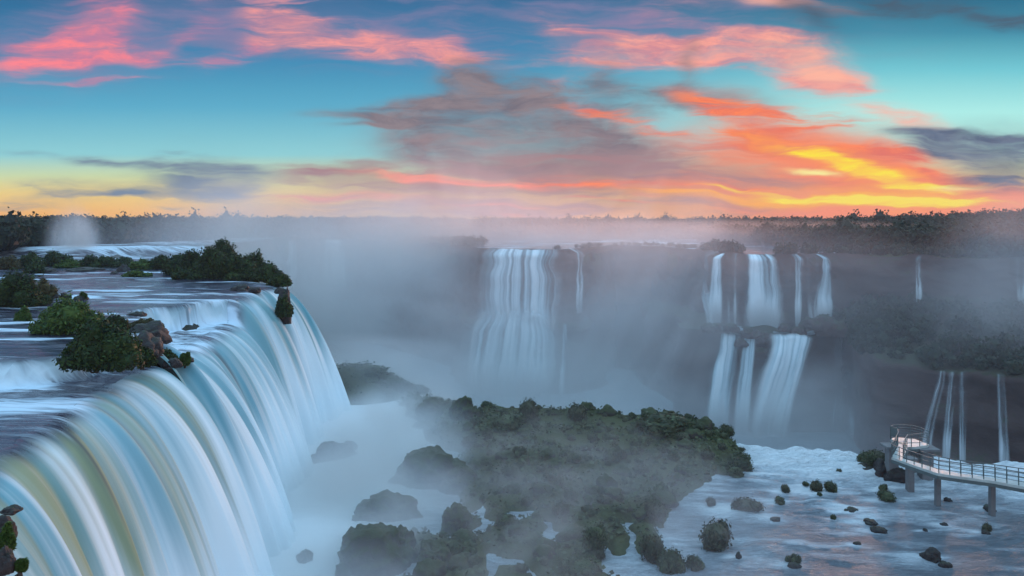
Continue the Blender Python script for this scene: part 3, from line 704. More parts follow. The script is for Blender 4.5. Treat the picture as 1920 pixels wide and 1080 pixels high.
# water running along the ledge between the tiers
i0, i1 = int(wall_s(1372) / .9), int(wall_s(1512) / .9)
ii = np.arange(min(i0, i1), max(i0, i1) + 1); tt = np.linspace(0, 1, 14)
lo_ = 1.2 + 1.0 + (shelf[ii, None] - .6) * tt[None, :]
lz = zsh1[ii, None] + (zsh0 - zsh1)[ii, None] * tt[None, :] ** .8 + .10 + 1.0 * fbm(ws[ii, None] * .22, lo_ * .35, 2, 3)
lp = sheet('ledge_pool', np.stack([WX[ii, None] + NX[ii, None] * lo_, WY[ii, None] + NY[ii, None] * lo_, lz], -1), M_LOW,
           np.stack([ws[ii, None] + 0 * lo_, lo_], -1), sheet_attr(np.clip(.05 + .8 * fbm(ws[ii, None] * .25, lo_ * .4, 4, 3), 0, 1), 0 * lo_))
tag(lp, kind='structure')
# river above the far wall: narrow bright slivers between reeds
azs = np.linspace(-17.2, 22, 260); rt = np.linspace(0, 1, 40)
ex = np.interp(np.radians(azs), az, EX)
bk = land_z(np.sin(np.radians(azs)) * 100, np.cos(np.radians(azs)) * 100)
bankd = 100 - bk[2]
rr_ = (ex - .2)[:, None] + (np.maximum(bankd + 6, ex + 4) - ex)[:, None] * rt[None, :]
FX, FY = rr_ * np.sin(np.radians(azs))[:, None], rr_ * np.cos(np.radians(azs))[:, None]
fr = sheet('far_river', np.stack([FX, FY, 17.06 + .06 * fbm(FX * .2, FY * .2, 1, 2)], -1), M_WATER, np.stack([FY * .3, FX * .5], -1),
           sheet_attr(np.clip(.35 + .9 * fbm(FX * .06, FY * .10, 3, 3) + .55 * (np.abs(FX / FY - .17) < .06) * smooth(fbm(FX * .05, FY * .06, 17, 3), -.3, .2) - .35, 0, 1), 0 * FX))
tag(fr, kind='structure')

# ---------------------------------------------------------------- plants and rocks on the left plateau
def plant(name, label, cat, group, lobes, loc, n, leaf, m_, seed, core=.8, ragged=.28, up=.3, long=1.0, stems=0):
    V, Q = foliage(lobes, n, leaf, core, seed, up, ragged, 2, long)
    if stems == 0:
        o = obj(name, quads_mesh(name, V, Q, m_), None, loc); return tag(o, label, cat, group)
    e = bpy.data.objects.new(name, None); C.objects.link(e); e.location = loc
    obj('crown', quads_mesh('crown', V, Q, m_), e)
    r = np.random.default_rng(seed + 5); vs_, fs_ = [], []; off = 0
    for k_ in range(stems):
        l = lobes[k_ % len(lobes)]
        a = np.array([l[0] * .3, l[1] * .3, -.3]); b = np.array([l[0], l[1], l[2] + l[5] * .5])
        t_ = np.linspace(0, 1, 7); c = a + (b - a) * t_[:, None] + r.normal(size=(7, 3)) * .06 * np.sin(t_ * np.pi)[:, None]
        rad = .13 * (1 - t_ * .75) * (.6 + l[5] * .25); an = np.arange(7) / 7 * 2 * np.pi
        ring = c[:, None] + rad[:, None, None] * np.stack([np.cos(an), np.sin(an), 0 * an], -1)[None]
        vs_.append(ring.reshape(-1, 3))
        i = np.arange(6)[:, None] * 7 + np.arange(7)[None]; j = np.arange(6)[:, None] * 7 + (np.arange(7)[None] + 1) % 7
        fs_.append(np.stack([i, j, j + 7, i + 7], -1).reshape(-1, 4) + off); off += 49
    obj('trunk', mesh('trunk', np.concatenate(vs_), np.concatenate(fs_), M_BARK), e)
    return tag(e, label, cat, group)
def gz(px, py, it=6):
    """point of the upper river surface seen at a pixel"""
    z = 16.0
    for _ in range(it):
        p = at(px, py, z); z = float(surf(p[0], p[1])[0])
    return at(px, py, z)
BR = 'bushes on the left plateau'
def bush(px, py, wpx, hpx, label, seed, m_=None, leaf=.13, dens=1.0, stems=4, nl=6, name='bush', ragged=.3, long=1.0):
    p = gz(px, py); k_ = p[1] / F; w_, h_ = wpx * k_, hpx * k_
    r = np.random.default_rng(seed); lobes = []
    for i in range(nl):
        a = (i + .5) / nl * 2 - 1
        hh = h_ * (1 - .45 * abs(a) ** 1.6) * (.78 + .3 * r.random())
        rx = w_ * (.20 + .06 * r.random()); rz = hh * .44
        lobes.append((a * w_ * .36, (r.random() - .5) * w_ * .35, hh - rz * 1.05, rx, rx * .95, rz))
        lobes.append((a * w_ * .40, -w_ * .12 * r.random(), hh * .26, rx * 1.05, rx, hh * .32))
    n = int(2200 * dens * max(1, w_ * h_ / 9) * (.13 / leaf) ** 1.2)
    return plant(name, label, 'bush', BR, lobes, tuple(p + np.array([0, w_ * .25, -.15])), n, leaf, m_ or M_LEAF, seed, stems=stems, ragged=ragged, long=long)
bush(172, 692, 142, 108, 'large round dark green bush at the foot of the small cascade, biggest near bush', 3, dens=2.0, nl=7)
bush(108, 630, 118, 74, 'wide grassy green bush behind and left of the biggest near bush', 4, M_GRASS, .12, 2.0, nl=6, long=1.7)
bush(212, 632, 44, 62, 'airy leafy shrub rising at the right shoulder of the biggest near bush', 5, leaf=.11, dens=.8, nl=4, ragged=.6)
bush(40, 602, 32, 26, 'small round grassy tuft above the small cascade at the left', 6, M_GRASS, .09, 1.6, 2, 3, long=1.8)
bush(18, 577, 84, 76, 'tall dark bush at the left edge of the photo above the plateau water', 7, dens=1.8)
bush(78, 560, 44, 46, 'brownish thin bush right of the tall dark left edge bush', 8, M_BROWNLEAF, .12, 1.2, nl=4, ragged=.55)
bush(55, 572, 56, 36, 'low green bush at the right foot of the tall dark left edge bush', 9, M_LEAF, .12, 1.6, nl=4)
bush(154, 562, 14, 18, 'tiny yellow green grass tuft on rocks in mid stream', 10, M_GRASS, .08, 1.5, 2, 2, long=2.2)
bush(266, 616, 66, 22, 'flat brownish green cushion on the rock right of the biggest near bush', 12, M_BROWNLEAF, .1, 1.6, 3, 4, long=1.5)
bush(283, 650, 34, 34, 'round bright green tuft on the rock above the lip', 13, M_GRASS, .09, 2.0, 3, 3, long=1.8)
bush(300, 684, 56, 34, 'low green bush hanging on the rock at the lip of the near fall', 14, M_LEAF, .1, 2.0, 3, 4)
bush(264, 682, 44, 38, 'dark green bush on the left half of the rock by the lip', 15, M_LEAF, .1, 2.0, 3, 4)
bush(346, 680, 18, 26, 'small upright grass tuft standing alone on the lip edge', 16, M_GRASS, .08, 1.8, 2, 2, long=1.8)
bush(530, 592, 30, 46, 'dark tuft clinging to the rock between the two farther falls', 17, M_LEAF, .13, 2.0, 3, 4)
bush(8, 1024, 30, 44, 'bright green grass tuft growing on rock in the bottom left corner', 18, M_GRASS, .05, 1.4, 2, 3, long=2.0)
bush(38, 1060, 18, 22, 'small grass tuft at the bottom left beside the curtain of water', 19, M_GRASS, .04, 1.4, 2, 2, long=2.0)
# the belt of bushes across the plateau
for i, (a, b, c, d, l) in enumerate([
        (10, 505, 44, 28, 'brownish bush at the left end of the bush belt across the river'), (52, 503, 50, 30, 'second bush from the left in the bush belt across the river'),
        (62, 512, 36, 26, 'low front bush under the second bush of the belt'), (98, 500, 58, 36, 'tallest bush in the left half of the bush belt'),
        (122, 503, 44, 20, 'light green low bush right of the tallest belt bush'), (160, 501, 50, 24, 'rounded bush in the middle of the bush belt'),
        (192, 502, 54, 26, 'dense bush right of the middle of the bush belt'), (226, 500, 46, 24, 'last bush of the belt before the small step fall'),
        (202, 478, 50, 18, 'low bush upstream beside the left end of the small step fall'), (262, 506, 48, 22, 'green bush below the small step fall'),
        (252, 520, 50, 16, 'low green mat beside the dark rock in mid river')]):
    bush(a, b, c, d, l, 30 + i, [M_BROWNLEAF, M_LEAF, M_LEAF, M_LEAF, M_GRASS, M_LEAF, M_LEAF, M_LEAF, M_LEAF, M_GRASS, M_GRASS][i], .22, 1.6, 3, 5)
# wooded islet at the corner of the plateau: each tree a thing
for i, (a, b, c, d, l) in enumerate([
        (298, 505, 44, 34, 'leftmost low tree of the wooded islet'), (334, 516, 60, 48, 'broad low tree on the left slope of the wooded islet'),
        (356, 522, 40, 68, 'airy pointed tree left of the islet crown'), (392, 524, 70, 64, 'dense tree in the front middle of the wooded islet'),
        (414, 518, 62, 74, 'tallest round crowned tree of the wooded islet'), (446, 524, 64, 60, 'dense tree right of the tallest islet tree'),
        (474, 520, 52, 50, 'open branched tree on the right slope of the wooded islet'), (498, 526, 50, 36, 'low tree stepping down to the gorge edge'),
        (522, 535, 40, 26, 'lowest bush of the islet hanging over the gorge edge'), (344, 524, 44, 28, 'small bush at the left foot of the wooded islet'),
        (460, 526, 80, 30, 'wide low bush along the front foot of the wooded islet')]):
    o = bush(a, b, c, d, l, 50 + i, M_LEAF, .20, 2.4, 4, 6, name='islet_tree', ragged=.42)
    o['category'] = 'tree'; o['group'] = 'trees on the wooded islet'

RG = 'dark rocks in the upper river'
def rock(px, py, wpx, hpx, label, seed, z=None, grp=RG, m_=None, sub=4, depth=1.0, name='rock'):
    p = gz(px, py) if z is None else at(px, py, z)
    k_ = p[1] / F
    me = rock_mesh(name, seed, sub, wpx * k_ * .5, wpx * k_ * .5 * depth, hpx * k_ * .85, m_=m_)
    o = obj(name, me, None, tuple(p + np.array([0, wpx * k_ * .3 * depth, 0]))); o.rotation_euler.z = seed * .7
    return tag(o, label, 'rock', grp)
for i, (a, b, c, d, l) in enumerate([
        (448, 545, 34, 12, 'long dark rock breaking the surface before the far lip'), (474, 547, 22, 10, 'dark rock at the right end of the far lip rocks'),
        (228, 510, 24, 16, 'pointed dark rock in mid river left of the green mat'), (212, 514, 14, 6, 'flat small rock left of the pointed mid river rock'),
        (118, 556, 14, 9, 'dark rock in the row right of the brownish bush'), (104, 557, 14, 6, 'low rock at the left end of the row by the brownish bush'),
        (146, 562, 26, 9, 'rock carrying the tiny yellow green tuft'), (128, 560, 10, 6, 'small rock between two others in mid stream'),
        (270, 640, 72, 36, 'brown rock under the flat cushion plant'), (262, 662, 66, 34, 'dark rock block above the near fall lip'),
        (318, 686, 30, 16, 'wet rock at the very lip of the near fall'), (340, 678, 34, 10, 'low wet rock under the lone grass tuft'),
        (283, 582, 14, 14, 'black rock parting the water on the rock step'), (252, 592, 30, 8, 'long low rock along the rock step'),
        (80, 512, 40, 10, 'flat dark rock in front of the bush belt'), (150, 508, 60, 7, 'long flat rock at the foot of the bush belt'),
        (4, 1004, 34, 34, 'purplish wet rock at the lower left edge of the photo'), (14, 962, 36, 10, 'low purplish rock just above the lower left edge rock'), (2, 1066, 34, 44, 'dark rock in the bottom left corner under the grass tuft'),
        (522, 548, 18, 10, 'wet rock on the corner lip'), (533, 590, 22, 60, 'dark rock buttress between the two farther falls')]):
    rock(a, b, c, d, l, 3 + i)

# ---------------------------------------------------------------- rocks and shrubs on the middle terrace
IG = 'mossy boulders on the island shore'
M_MOSS = rock_material('mossy_boulder', (.040, .036, .034), (.035, .045, .020), .8, 1.0)
def gpoint(px, py, z=0.5, it=8):
    for _ in range(it):
        p = at(px, py, z); z = .5 * z + .5 * max(float(ground(p[0], p[1])), -.1)
    return at(px, py, z)
for i, (a, b, c, d, l, dp) in enumerate([
        (800, 915, 150, 72, 'large mossy boulder with a peaked top on the left shore of the island', .7), (862, 918, 70, 44, 'mossy shoulder of rock right of the peaked boulder', .8),
        (722, 978, 120, 52, 'long rounded boulder half drowned in mist below the peaked boulder', .6), (690, 1078, 150, 84, 'biggest dark boulder at the bottom of the frame', .7),
        (740, 1060, 90, 74, 'mossy boulder leaning on the biggest dark boulder', .8), (625, 862, 84, 34, 'wet dark rock at the foot of the corner fall', .7),
        (650, 848, 44, 22, 'smaller wet rock above the foot of the corner fall', .7), (592, 868, 36, 20, 'low rock in the foam under the tall blue fall', .7),
        (500, 1006, 46, 14, 'small dark rock in the foam nearest to the tall blue curtain of falling water', .7), (570, 1052, 44, 18, 'low dark rock in the foam left of the biggest boulder', .7),
        (855, 1000, 70, 48, 'rounded hazy boulder between mist and shrubs', .8), (810, 1056, 80, 44, 'hazy boulder right of the leaning mossy boulder', .8),
        (868, 785, 64, 42, 'tall dark rock on the misty far shore of the island', .8), (815, 780, 74, 40, 'rounded rock at the far left tip of the island', .8),
        (800, 805, 60, 18, 'flat rock in the foam at the far left tip of the island', .6), (700, 742, 60, 14, 'low rock in the rapids under the ridge', .6)]):
    p = gpoint(a, b)
    k_ = p[1] / F
    me = rock_mesh('boulder', 40 + i, 5, c * k_ * .5, c * k_ * .5 * dp, d * k_ * .82, m_=M_MOSS if i not in (5, 6, 7, 8, 9) else M_ROCK, rough=.36)
    o = obj('boulder', me, None, (p[0], p[1] + c * k_ * .3 * dp, max(p[2], 0) - .1)); o.rotation_euler.z = i * .23 - .3
    tag(o, l, 'boulder', IG)

# round dome shrubs: a few kinds, then copies
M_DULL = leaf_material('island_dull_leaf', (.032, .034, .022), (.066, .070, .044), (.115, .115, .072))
kinds = []
for k_ in range(6):
    r = np.random.default_rng(200 + k_)
    lobes = [(0, 0, .55, .80, .78, .62)] + [(np.cos(a) * .5, np.sin(a) * .5, .35 + .45 * r.random(), .38 + .2 * r.random(), .38 + .2 * r.random(), .34 + .22 * r.random()) for a in r.random(5) * 6.28]
    V, Q = foliage(lobes, 1700, .080, .80, 300 + k_, .35, .34, 2)
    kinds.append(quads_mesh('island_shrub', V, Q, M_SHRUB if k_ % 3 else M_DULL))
def shrub(p, w_, h_, label, k_, grp, name='island_shrub', cat='shrub', rz=None):
    o = bpy.data.objects.new(name, kinds[k_ % 6]); C.objects.link(o)
    o.location = (p[0], p[1], p[2] - .10 - .12 * h_); o.scale = (w_ * .55, w_ * .55, h_ * .85)
    o.rotation_euler.z = rng.random() * 6.28 if rz is None else rz
    return tag(o, label, cat, grp)
for i, (a, b, wpx, hpx, l) in enumerate([
        (990, 792, 42, 48, 'tall dark rounded bush standing up on the island skyline'), (952, 808, 66, 34, 'broad dark bush left of and below the tall skyline bush'),
        (1150, 868, 34, 36, 'dark conical bush in the middle of the island'), (1084, 790, 40, 34, 'round bush on the island crest right of the tall skyline bush'),
        (1245, 812, 110, 36, 'wide leafy bright green bush on the right of the island crest'), (1390, 886, 60, 34, 'dark bush at the right tip of the island'),
        (1348, 1034, 66, 60, 'large rounded shrub at the water edge, lower middle'), (1118, 1030, 56, 48, 'round hazy shrub in the lower middle of the island'),
        (1096, 1080, 70, 32, 'dark round shrub cut by the bottom edge'), (1225, 1058, 48, 56, 'tall round shrub near the bottom, left of the twin round ones'),
        (1262, 1078, 56, 50, 'dark twin shrub at the bottom edge'), (1306, 1072, 36, 30, 'small round shrub right of the dark twin shrub')]):
    p = gpoint(a, b); k2 = p[1] / F
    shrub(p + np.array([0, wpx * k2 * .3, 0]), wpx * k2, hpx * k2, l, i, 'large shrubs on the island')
RS = 'shrubs standing in the lower river'
for i, (a, b, wpx, hpx, l) in enumerate([
        (1474, 924, 18, 18, 'small shrub in the river at the left of the foaming water'), (1463, 945, 20, 16, 'small shrub just below another small one in the foaming water'),
        (1512, 911, 12, 10, 'tiny tuft in the foaming water left of the double shrub'), (1532, 922, 24, 22, 'left half of the double shrub in mid rapids'),
        (1560, 922, 26, 22, 'right half of the double shrub in mid rapids'), (1538, 930, 10, 8, 'tiny tuft below the double shrub'),
        (1406, 964, 56, 30, 'wide low shrub alone in calm water near the island'), (1658, 922, 18, 16, 'small upper shrub near the walkway pillar'),
        (1667, 940, 34, 20, 'low shrub below the small one near the walkway pillar'), (1574, 886, 10, 8, 'tiny tuft near the brink of the rapids'),
        (1564, 975, 12, 12, 'tiny lone tuft in calm water'), (1636, 880, 38, 34, 'dark shrub beside the walkway platform'), (1650, 868, 34, 26, 'dark shrub touching the walkway platform foot'),
        (1620, 868, 24, 20, 'small shrub left of the platform on the brink'), (1684, 872, 26, 20, 'shrub under the walkway bend'),
        (1852, 998, 18, 18, 'lone small shrub at the lower right'), (1480, 1054, 14, 14, 'left twig tuft on the little bottom rock'), (1494, 1058, 18, 20, 'right twig tuft on the little bottom rock'),
        (1334, 950, 18, 20, 'small shrub at the island shore facing the calm water'), (1380, 898, 34, 26, 'shrub in the foam at the right tip of the island')]):
    p = at(a, b, 0); k2 = p[1] / F
    shrub(p + np.array([0, wpx * k2 * .25, .05]), wpx * k2, hpx * k2, l, i, RS, name='river_shrub')
RK = 'small rocks in the lower river'
for i, (a, b, wpx, hpx, l) in enumerate([
        (1650, 998, 30, 9, 'flat wet rock in the lower river right of centre'), (1608, 1022, 16, 6, 'small wet rock in the calm lower river'), (1598, 960, 36, 6, 'thin rock line with foam in the river'),
        (1634, 982, 34, 6, 'thin rock line above the flat wet rock'), (1750, 1052, 40, 22, 'jagged rock with foam at the lower right'), (1776, 1064, 26, 10, 'small rock right of the jagged one'),
        (1456, 978, 30, 6, 'flat rock in calm water beside the island'), (1386, 1046, 16, 10, 'small dark rock near the bottom of the calm water'), (1736, 996, 12, 5, 'tiny rock below the walkway'),
        (1772, 986, 14, 6, 'tiny rock below the second walkway pillar'), (1490, 1066, 26, 10, 'dark rock carrying two twig tufts'), (1850, 1002, 22, 8, 'rock under the lone lower right shrub'),
        (1655, 890, 40, 26, 'reddish rock under the walkway bend'), (1690, 902, 50, 26, 'dark rock mass below the walkway bend'), (1778, 940, 16, 8, 'rock near the foot of the left walkway pillar'),
        (1628, 884, 50, 14, 'rock shelf left of the walkway platform'), (1858, 958, 30, 8, 'dark rock at the foot of the right walkway pillar')]):
    rock(a, b, wpx, hpx, l, 80 + i, z=0.0, grp=RK, sub=4, depth=.7)
# the shrubs that cover the island
cnt = 0; pts = []
r = np.random.default_rng(77)
for _ in range(9000):
    X0, Y0 = r.uniform(-16, 31), r.uniform(56, 112)
    h0 = float(island_h(X0, Y0))
    if h0 < .12 or Y0 > edgeY(X0) + 1.5: continue
    wild = .5 + .5 * float(fbm(X0 * .12, Y0 * .12, 4, 2))
    size = (.40 + 1.2 * r.random() ** 2.2 + .7 * wild ** 2) * (1.0 if Y0 > 80 else 1.1)
    if any((X0 - a) ** 2 + (Y0 - b) ** 2 < (.56 * (size + c)) ** 2 for a, b, c in pts): continue
    px_ = 960 + X0 / Y0 * F
    pts.append((X0, Y0, size))
    left_half = X0 < 3; back = Y0 > 88
    l = ('rounded grey green shrub among many on the ' + ('back slope' if back else 'front flat') + ' of the misty island, ' + ('left side' if left_half else 'right side'))
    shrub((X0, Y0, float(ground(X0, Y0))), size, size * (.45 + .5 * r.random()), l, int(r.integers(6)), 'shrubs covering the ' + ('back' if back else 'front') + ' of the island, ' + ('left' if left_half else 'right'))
    cnt += 1
    if cnt >= 250: break
rocks_ = [rock_mesh('island_rock', 160 + k_, 3, .6, .5, .42, m_=M_MOSS) for k_ in range(5)]
r = np.random.default_rng(99); nr = 0
while nr < 90:
    X0, Y0 = r.uniform(-14, 28), r.uniform(56, 104)
    h0 = float(island_h(X0, Y0))
    if h0 < -.25 or Y0 > edgeY(X0) - 1: continue
    o = bpy.data.objects.new('island_rock', rocks_[nr % 5]); C.objects.link(o); k2 = .7 + 1.5 * r.random() ** 2
    o.location = (X0, Y0, max(float(ground(X0, Y0)), -.1)); o.rotation_euler.z = r.random() * 6.28; o.scale = (k2, k2, k2 * (.8 + .8 * r.random()))
    wh = ('back slope' if Y0 > 86 else 'front flat') + ' of the misty island, ' + ('left side' if X0 < 3 else 'right side')
    tag(o, 'small mossy rock lying between shrubs on the ' + wh, 'rock', 'mossy rocks on the ' + wh); nr += 1
# low ground cover between them
r = np.random.default_rng(5); n = 42000
X0, Y0 = r.uniform(-46, 31, n), r.uniform(56, 132, n)
g0 = ground(X0, Y0); kp = (g0 > .05) & (Y0 < edgeY(X0) + 2.5) & (fbm(X0 * .25, Y0 * .25, 14, 3) > -.25)
p = np.stack([X0, Y0, g0], 1)[kp]; n = len(p)
hgt = .15 + .45 * r.random(n) ** 2 + .5 * (p[:, 1] > 108) * r.random(n)
nrm = r.normal(size=(n, 3)); nrm[:, 2] = np.abs(nrm[:, 2]) + .6; nrm /= np.linalg.norm(nrm, axis=1)[:, None]
t_ = np.cross(nrm, r.normal(size=(n, 3))); t_ /= np.linalg.norm(t_, axis=1)[:, None]; b_ = np.cross(nrm, t_)
p[:, 2] += hgt * r.random(n); s_ = (.10 + .14 * r.random(n))[:, None]
V = np.stack([p - t_ * s_, p - b_ * s_, p + t_ * s_, p + b_ * s_], 1).reshape(-1, 3)
o = obj('ground_cover', mesh('ground_cover', V, np.arange(len(V)).reshape(-1, 4), M_SHRUB, smooth_=False))
tag(o, 'low grey green plants covering the rocky island floor between shrubs', 'ground cover', kind='stuff')
# bushes on the misty ridge behind the corner fall
for i, (a, b, wpx, hpx, l) in enumerate([(660, 706, 60, 30, 'left bush on the dark ridge beside the corner fall'), (690, 712, 70, 36, 'highest bush on the dark ridge beside the corner fall'), (722, 722, 60, 26, 'third bush along the falling ridge line'),
                                         (752, 732, 50, 20, 'fourth bush along the falling ridge line'), (780, 742, 44, 16, 'last low bush at the right end of the ridge')]):
    p = atY(a, b, 119); p[2] = max(p[2], .2); k2 = p[1] / F
    shrub(p, wpx * k2 * 1.2, hpx * k2, l, i, 'bushes on the misty ridge')
# ---------------------------------------------------------------- visitor walkway on pillars
def mp(name, col, rough=.6, spec=.3):
    m_, T = mat(name)
    pos = T.node('ShaderNodeNewGeometry').outputs['Position']
    n_ = T.noise(T.mapping(pos, scale=(1.5, 1.5, 1.5)), 1, 5, .6)
    c = T.mix(n_, tuple(x * .6 for x in col) + (1,), tuple(x * 1.35 for x in col) + (1,))
    finish(T, bsdf(T, c, rough, spec, bump(T, n_, .3, .03))); return m_
M_DECK = mp('wet_deck_concrete', (.46, .50, .48), .35, .5)
M_STEEL = mp('dark_steel', (.10, .125, .125), .5)
M_CONC = mp('stained_concrete', (.17, .17, .175), .8)
class MB:
    def __init__(s): s.v, s.f, s.n = [], [], 0
    def add(s, V, Fc): s.v.append(np.asarray(V, float)); s.f.append(np.asarray(Fc) + s.n); s.n += len(V)
    def beam(s, a, b, w_, h_):
        a, b = np.asarray(a, float), np.asarray(b, float); d = b - a; d /= np.linalg.norm(d)
        upv = np.array([0, 0, 1.]) if abs(d[2]) < .9 else np.array([1., 0, 0])
        sd = np.cross(d, upv); sd /= np.linalg.norm(sd); u = np.cross(sd, d)
        V = [p_ + sd * w_ * .5 * i + u * h_ * .5 * j for p_ in (a, b) for i, j in ((-1, -1), (1, -1), (1, 1), (-1, 1))]
        s.add(V, [(0, 1, 2, 3), (7, 6, 5, 4), (0, 4, 5, 1), (1, 5, 6, 2), (2, 6, 7, 3), (3, 7, 4, 0)])
    def slab(s, poly, z0, z1):
        """closed ring of quads between two rails given as left and right point lists"""
        L_, R_ = poly; n = len(L_)
        V = [(p_[0], p_[1], z) for p_, in [] for z in ()]
        V = []
        for i in range(n):
            for p_ in (L_[i], R_[i]):
                V += [(p_[0], p_[1], z0), (p_[0], p_[1], z1)]
        Fc = []
        for i in range(n - 1):
            a = i * 4; b = a + 4
            Fc += [(a + 1, a + 3, b + 3, b + 1), (a, b, b + 2, a + 2), (a, a + 1, b + 1, b), (a + 2, b + 2, b + 3, a + 3)]
        Fc += [(0, 2, 3, 1), (a + 4, a + 5, a + 7, a + 6)]
        s.add(V, Fc)
    def build(s, name, m_, parent=None, bevel=0):
        o = obj(name, mesh(name, np.concatenate(s.v), np.concatenate(s.f), m_, smooth_=False), parent)
        if bevel:
            b_ = o.modifiers.new('bevel', 'BEVEL'); b_.width = bevel; b_.segments = 2
        return o
DZ = 3.5                                            # deck height above the lower river
zz = lambda x, y: at(1600 + x / 6, 780 + y / 6, DZ)[:2]
walk = bpy.data.objects.new('walkway', None); C.objects.link(walk)
tag(walk, 'long visitor walkway with railings on concrete pillars ending in a lookout platform at the brink', 'walkway')
# near and far edges of the deck as seen from the photograph, right to left, then up to the platform
near = [zz(3000, 1010), zz(2520, 905), zz(1920, 795), zz(1560, 728), zz(1230, 685), zz(950, 645), zz(700, 560), zz(430, 462)]
far = [zz(3000, 930), zz(2520, 838), zz(1920, 745), zz(1560, 690), zz(1230, 648), zz(985, 605), zz(770, 540), zz(560, 478)]
neck_l = [zz(430, 462), zz(470, 400), zz(505, 330), zz(497, 285), zz(420, 262)]
neck_r = [zz(560, 478), zz(570, 425), zz(612, 350), zz(700, 348), zz(830, 332)]
rim = [zz(420, 262), zz(440, 248), zz(500, 243), zz(580, 243), zz(670, 252), zz(760, 275), zz(850, 318), zz(830, 332)]
mb = MB(); mb.slab((near, far), DZ - .22, DZ); mb.slab((neck_l[:3], neck_r[:3]), DZ - .217, DZ + .004)
mb.build('deck', M_DECK, walk)
mb = MB(); mb.slab(([neck_l[2], neck_l[3], neck_l[4], rim[1]], [neck_r[2], (np.array(neck_r[2]) + neck_r[3]) / 2, neck_r[2] + .0 * neck_r[3], rim[2]]), DZ - .22, DZ + .008)
mb.slab(([neck_r[2], neck_r[3], neck_r[4]], [rim[2], rim[4], rim[6]]), DZ - .223, DZ + .012)
mb.build('platform_deck', M_DECK, walk)
mb = MB()
for e in (near, far):
    for a, b in zip(e[:-1], e[1:]): mb.beam((a[0], a[1], DZ - .36), (b[0], b[1], DZ - .36), .15, .28)
for e in (neck_l, neck_r, rim):
    for a, b in zip(e[:-1], e[1:]): mb.beam((a[0], a[1], DZ - .35), (b[0], b[1], DZ - .35), .14, .26)
mb.build('edge_beam', M_STEEL, walk)
def railing(path, hgt=1.15, rails=(1.0, .66, .33), gap=.85, panel=False, thick=.042):
    mb = MB(); pth = [np.array([p_[0], p_[1], DZ]) for p_ in path]
    for a, b in zip(pth[:-1], pth[1:]):
        for r_ in rails:
            mb.beam(a + (0, 0, hgt * r_), b + (0, 0, hgt * r_), thick * (1.6 if r_ == 1.0 else 1), thick * (1.5 if r_ == 1.0 else 1))
        if panel: mb.beam(a + (0, 0, hgt * .60), b + (0, 0, hgt * .60), .04, hgt * .66)
    o = mb.build('railing', M_STEEL, walk)
    seg_ = [np.linalg.norm(b - a) for a, b in zip(pth[:-1], pth[1:])]; cs = np.concatenate([[0], np.cumsum(seg_)])
    n = max(2, int(cs[-1] / gap) + 1)
    for q_ in np.linspace(0, cs[-1], n):
        i = min(np.searchsorted(cs, q_, 'right') - 1, len(seg_) - 1); t_ = (q_ - cs[i]) / seg_[i]
        c = pth[i] + (pth[i + 1] - pth[i]) * t_
        pb = MB(); pb.beam(c + (0, 0, .012), c + (0, 0, hgt + .02), .055, .055)
        pb.build('post', M_STEEL, o)
    return o
inset = lambda P_, Q_: [np.array(p_) + (np.array(q_) - p_) * .05 for p_, q_ in zip(P_, Q_)]
railing(inset(near, far)); railing(inset(far, near)[:7])
railing(neck_l, 1.25, panel=False); railing(neck_r, 1.25)
railing(rim[:-1], 1.3, (1.0, .8, .6, .4, .2), 1.0)
railing(neck_l[3:], 1.3, (1.0,), .8, panel=True)
def pillar(px_, py_, w_, top=DZ - .6, bot=-1.2, d_=None):
    p = at(px_, py_, top); mb = MB()
    mb.beam((p[0], p[1], bot), (p[0], p[1], top), w_, d_ or w_); mb.beam((p[0], p[1], top), (p[0], p[1], top + .02 + .0), w_ * 1.0, w_)
    mb.beam((p[0], p[1], top - .0), (p[0], p[1], top + .22), w_ * 1.8, w_ * 1.8)
    return mb.build('pillar', M_CONC, walk, .04)
pillar(1758, 888, .42); pillar(1860, 905, .42); pillar(1985, 930, .42)
pillar(1672, 838, .95, DZ - .45); pillar(1735, 842, 1.1, DZ - .45); pillar(1706, 862, .6, DZ - .45); pillar(1712, 832, .8, DZ - .45)
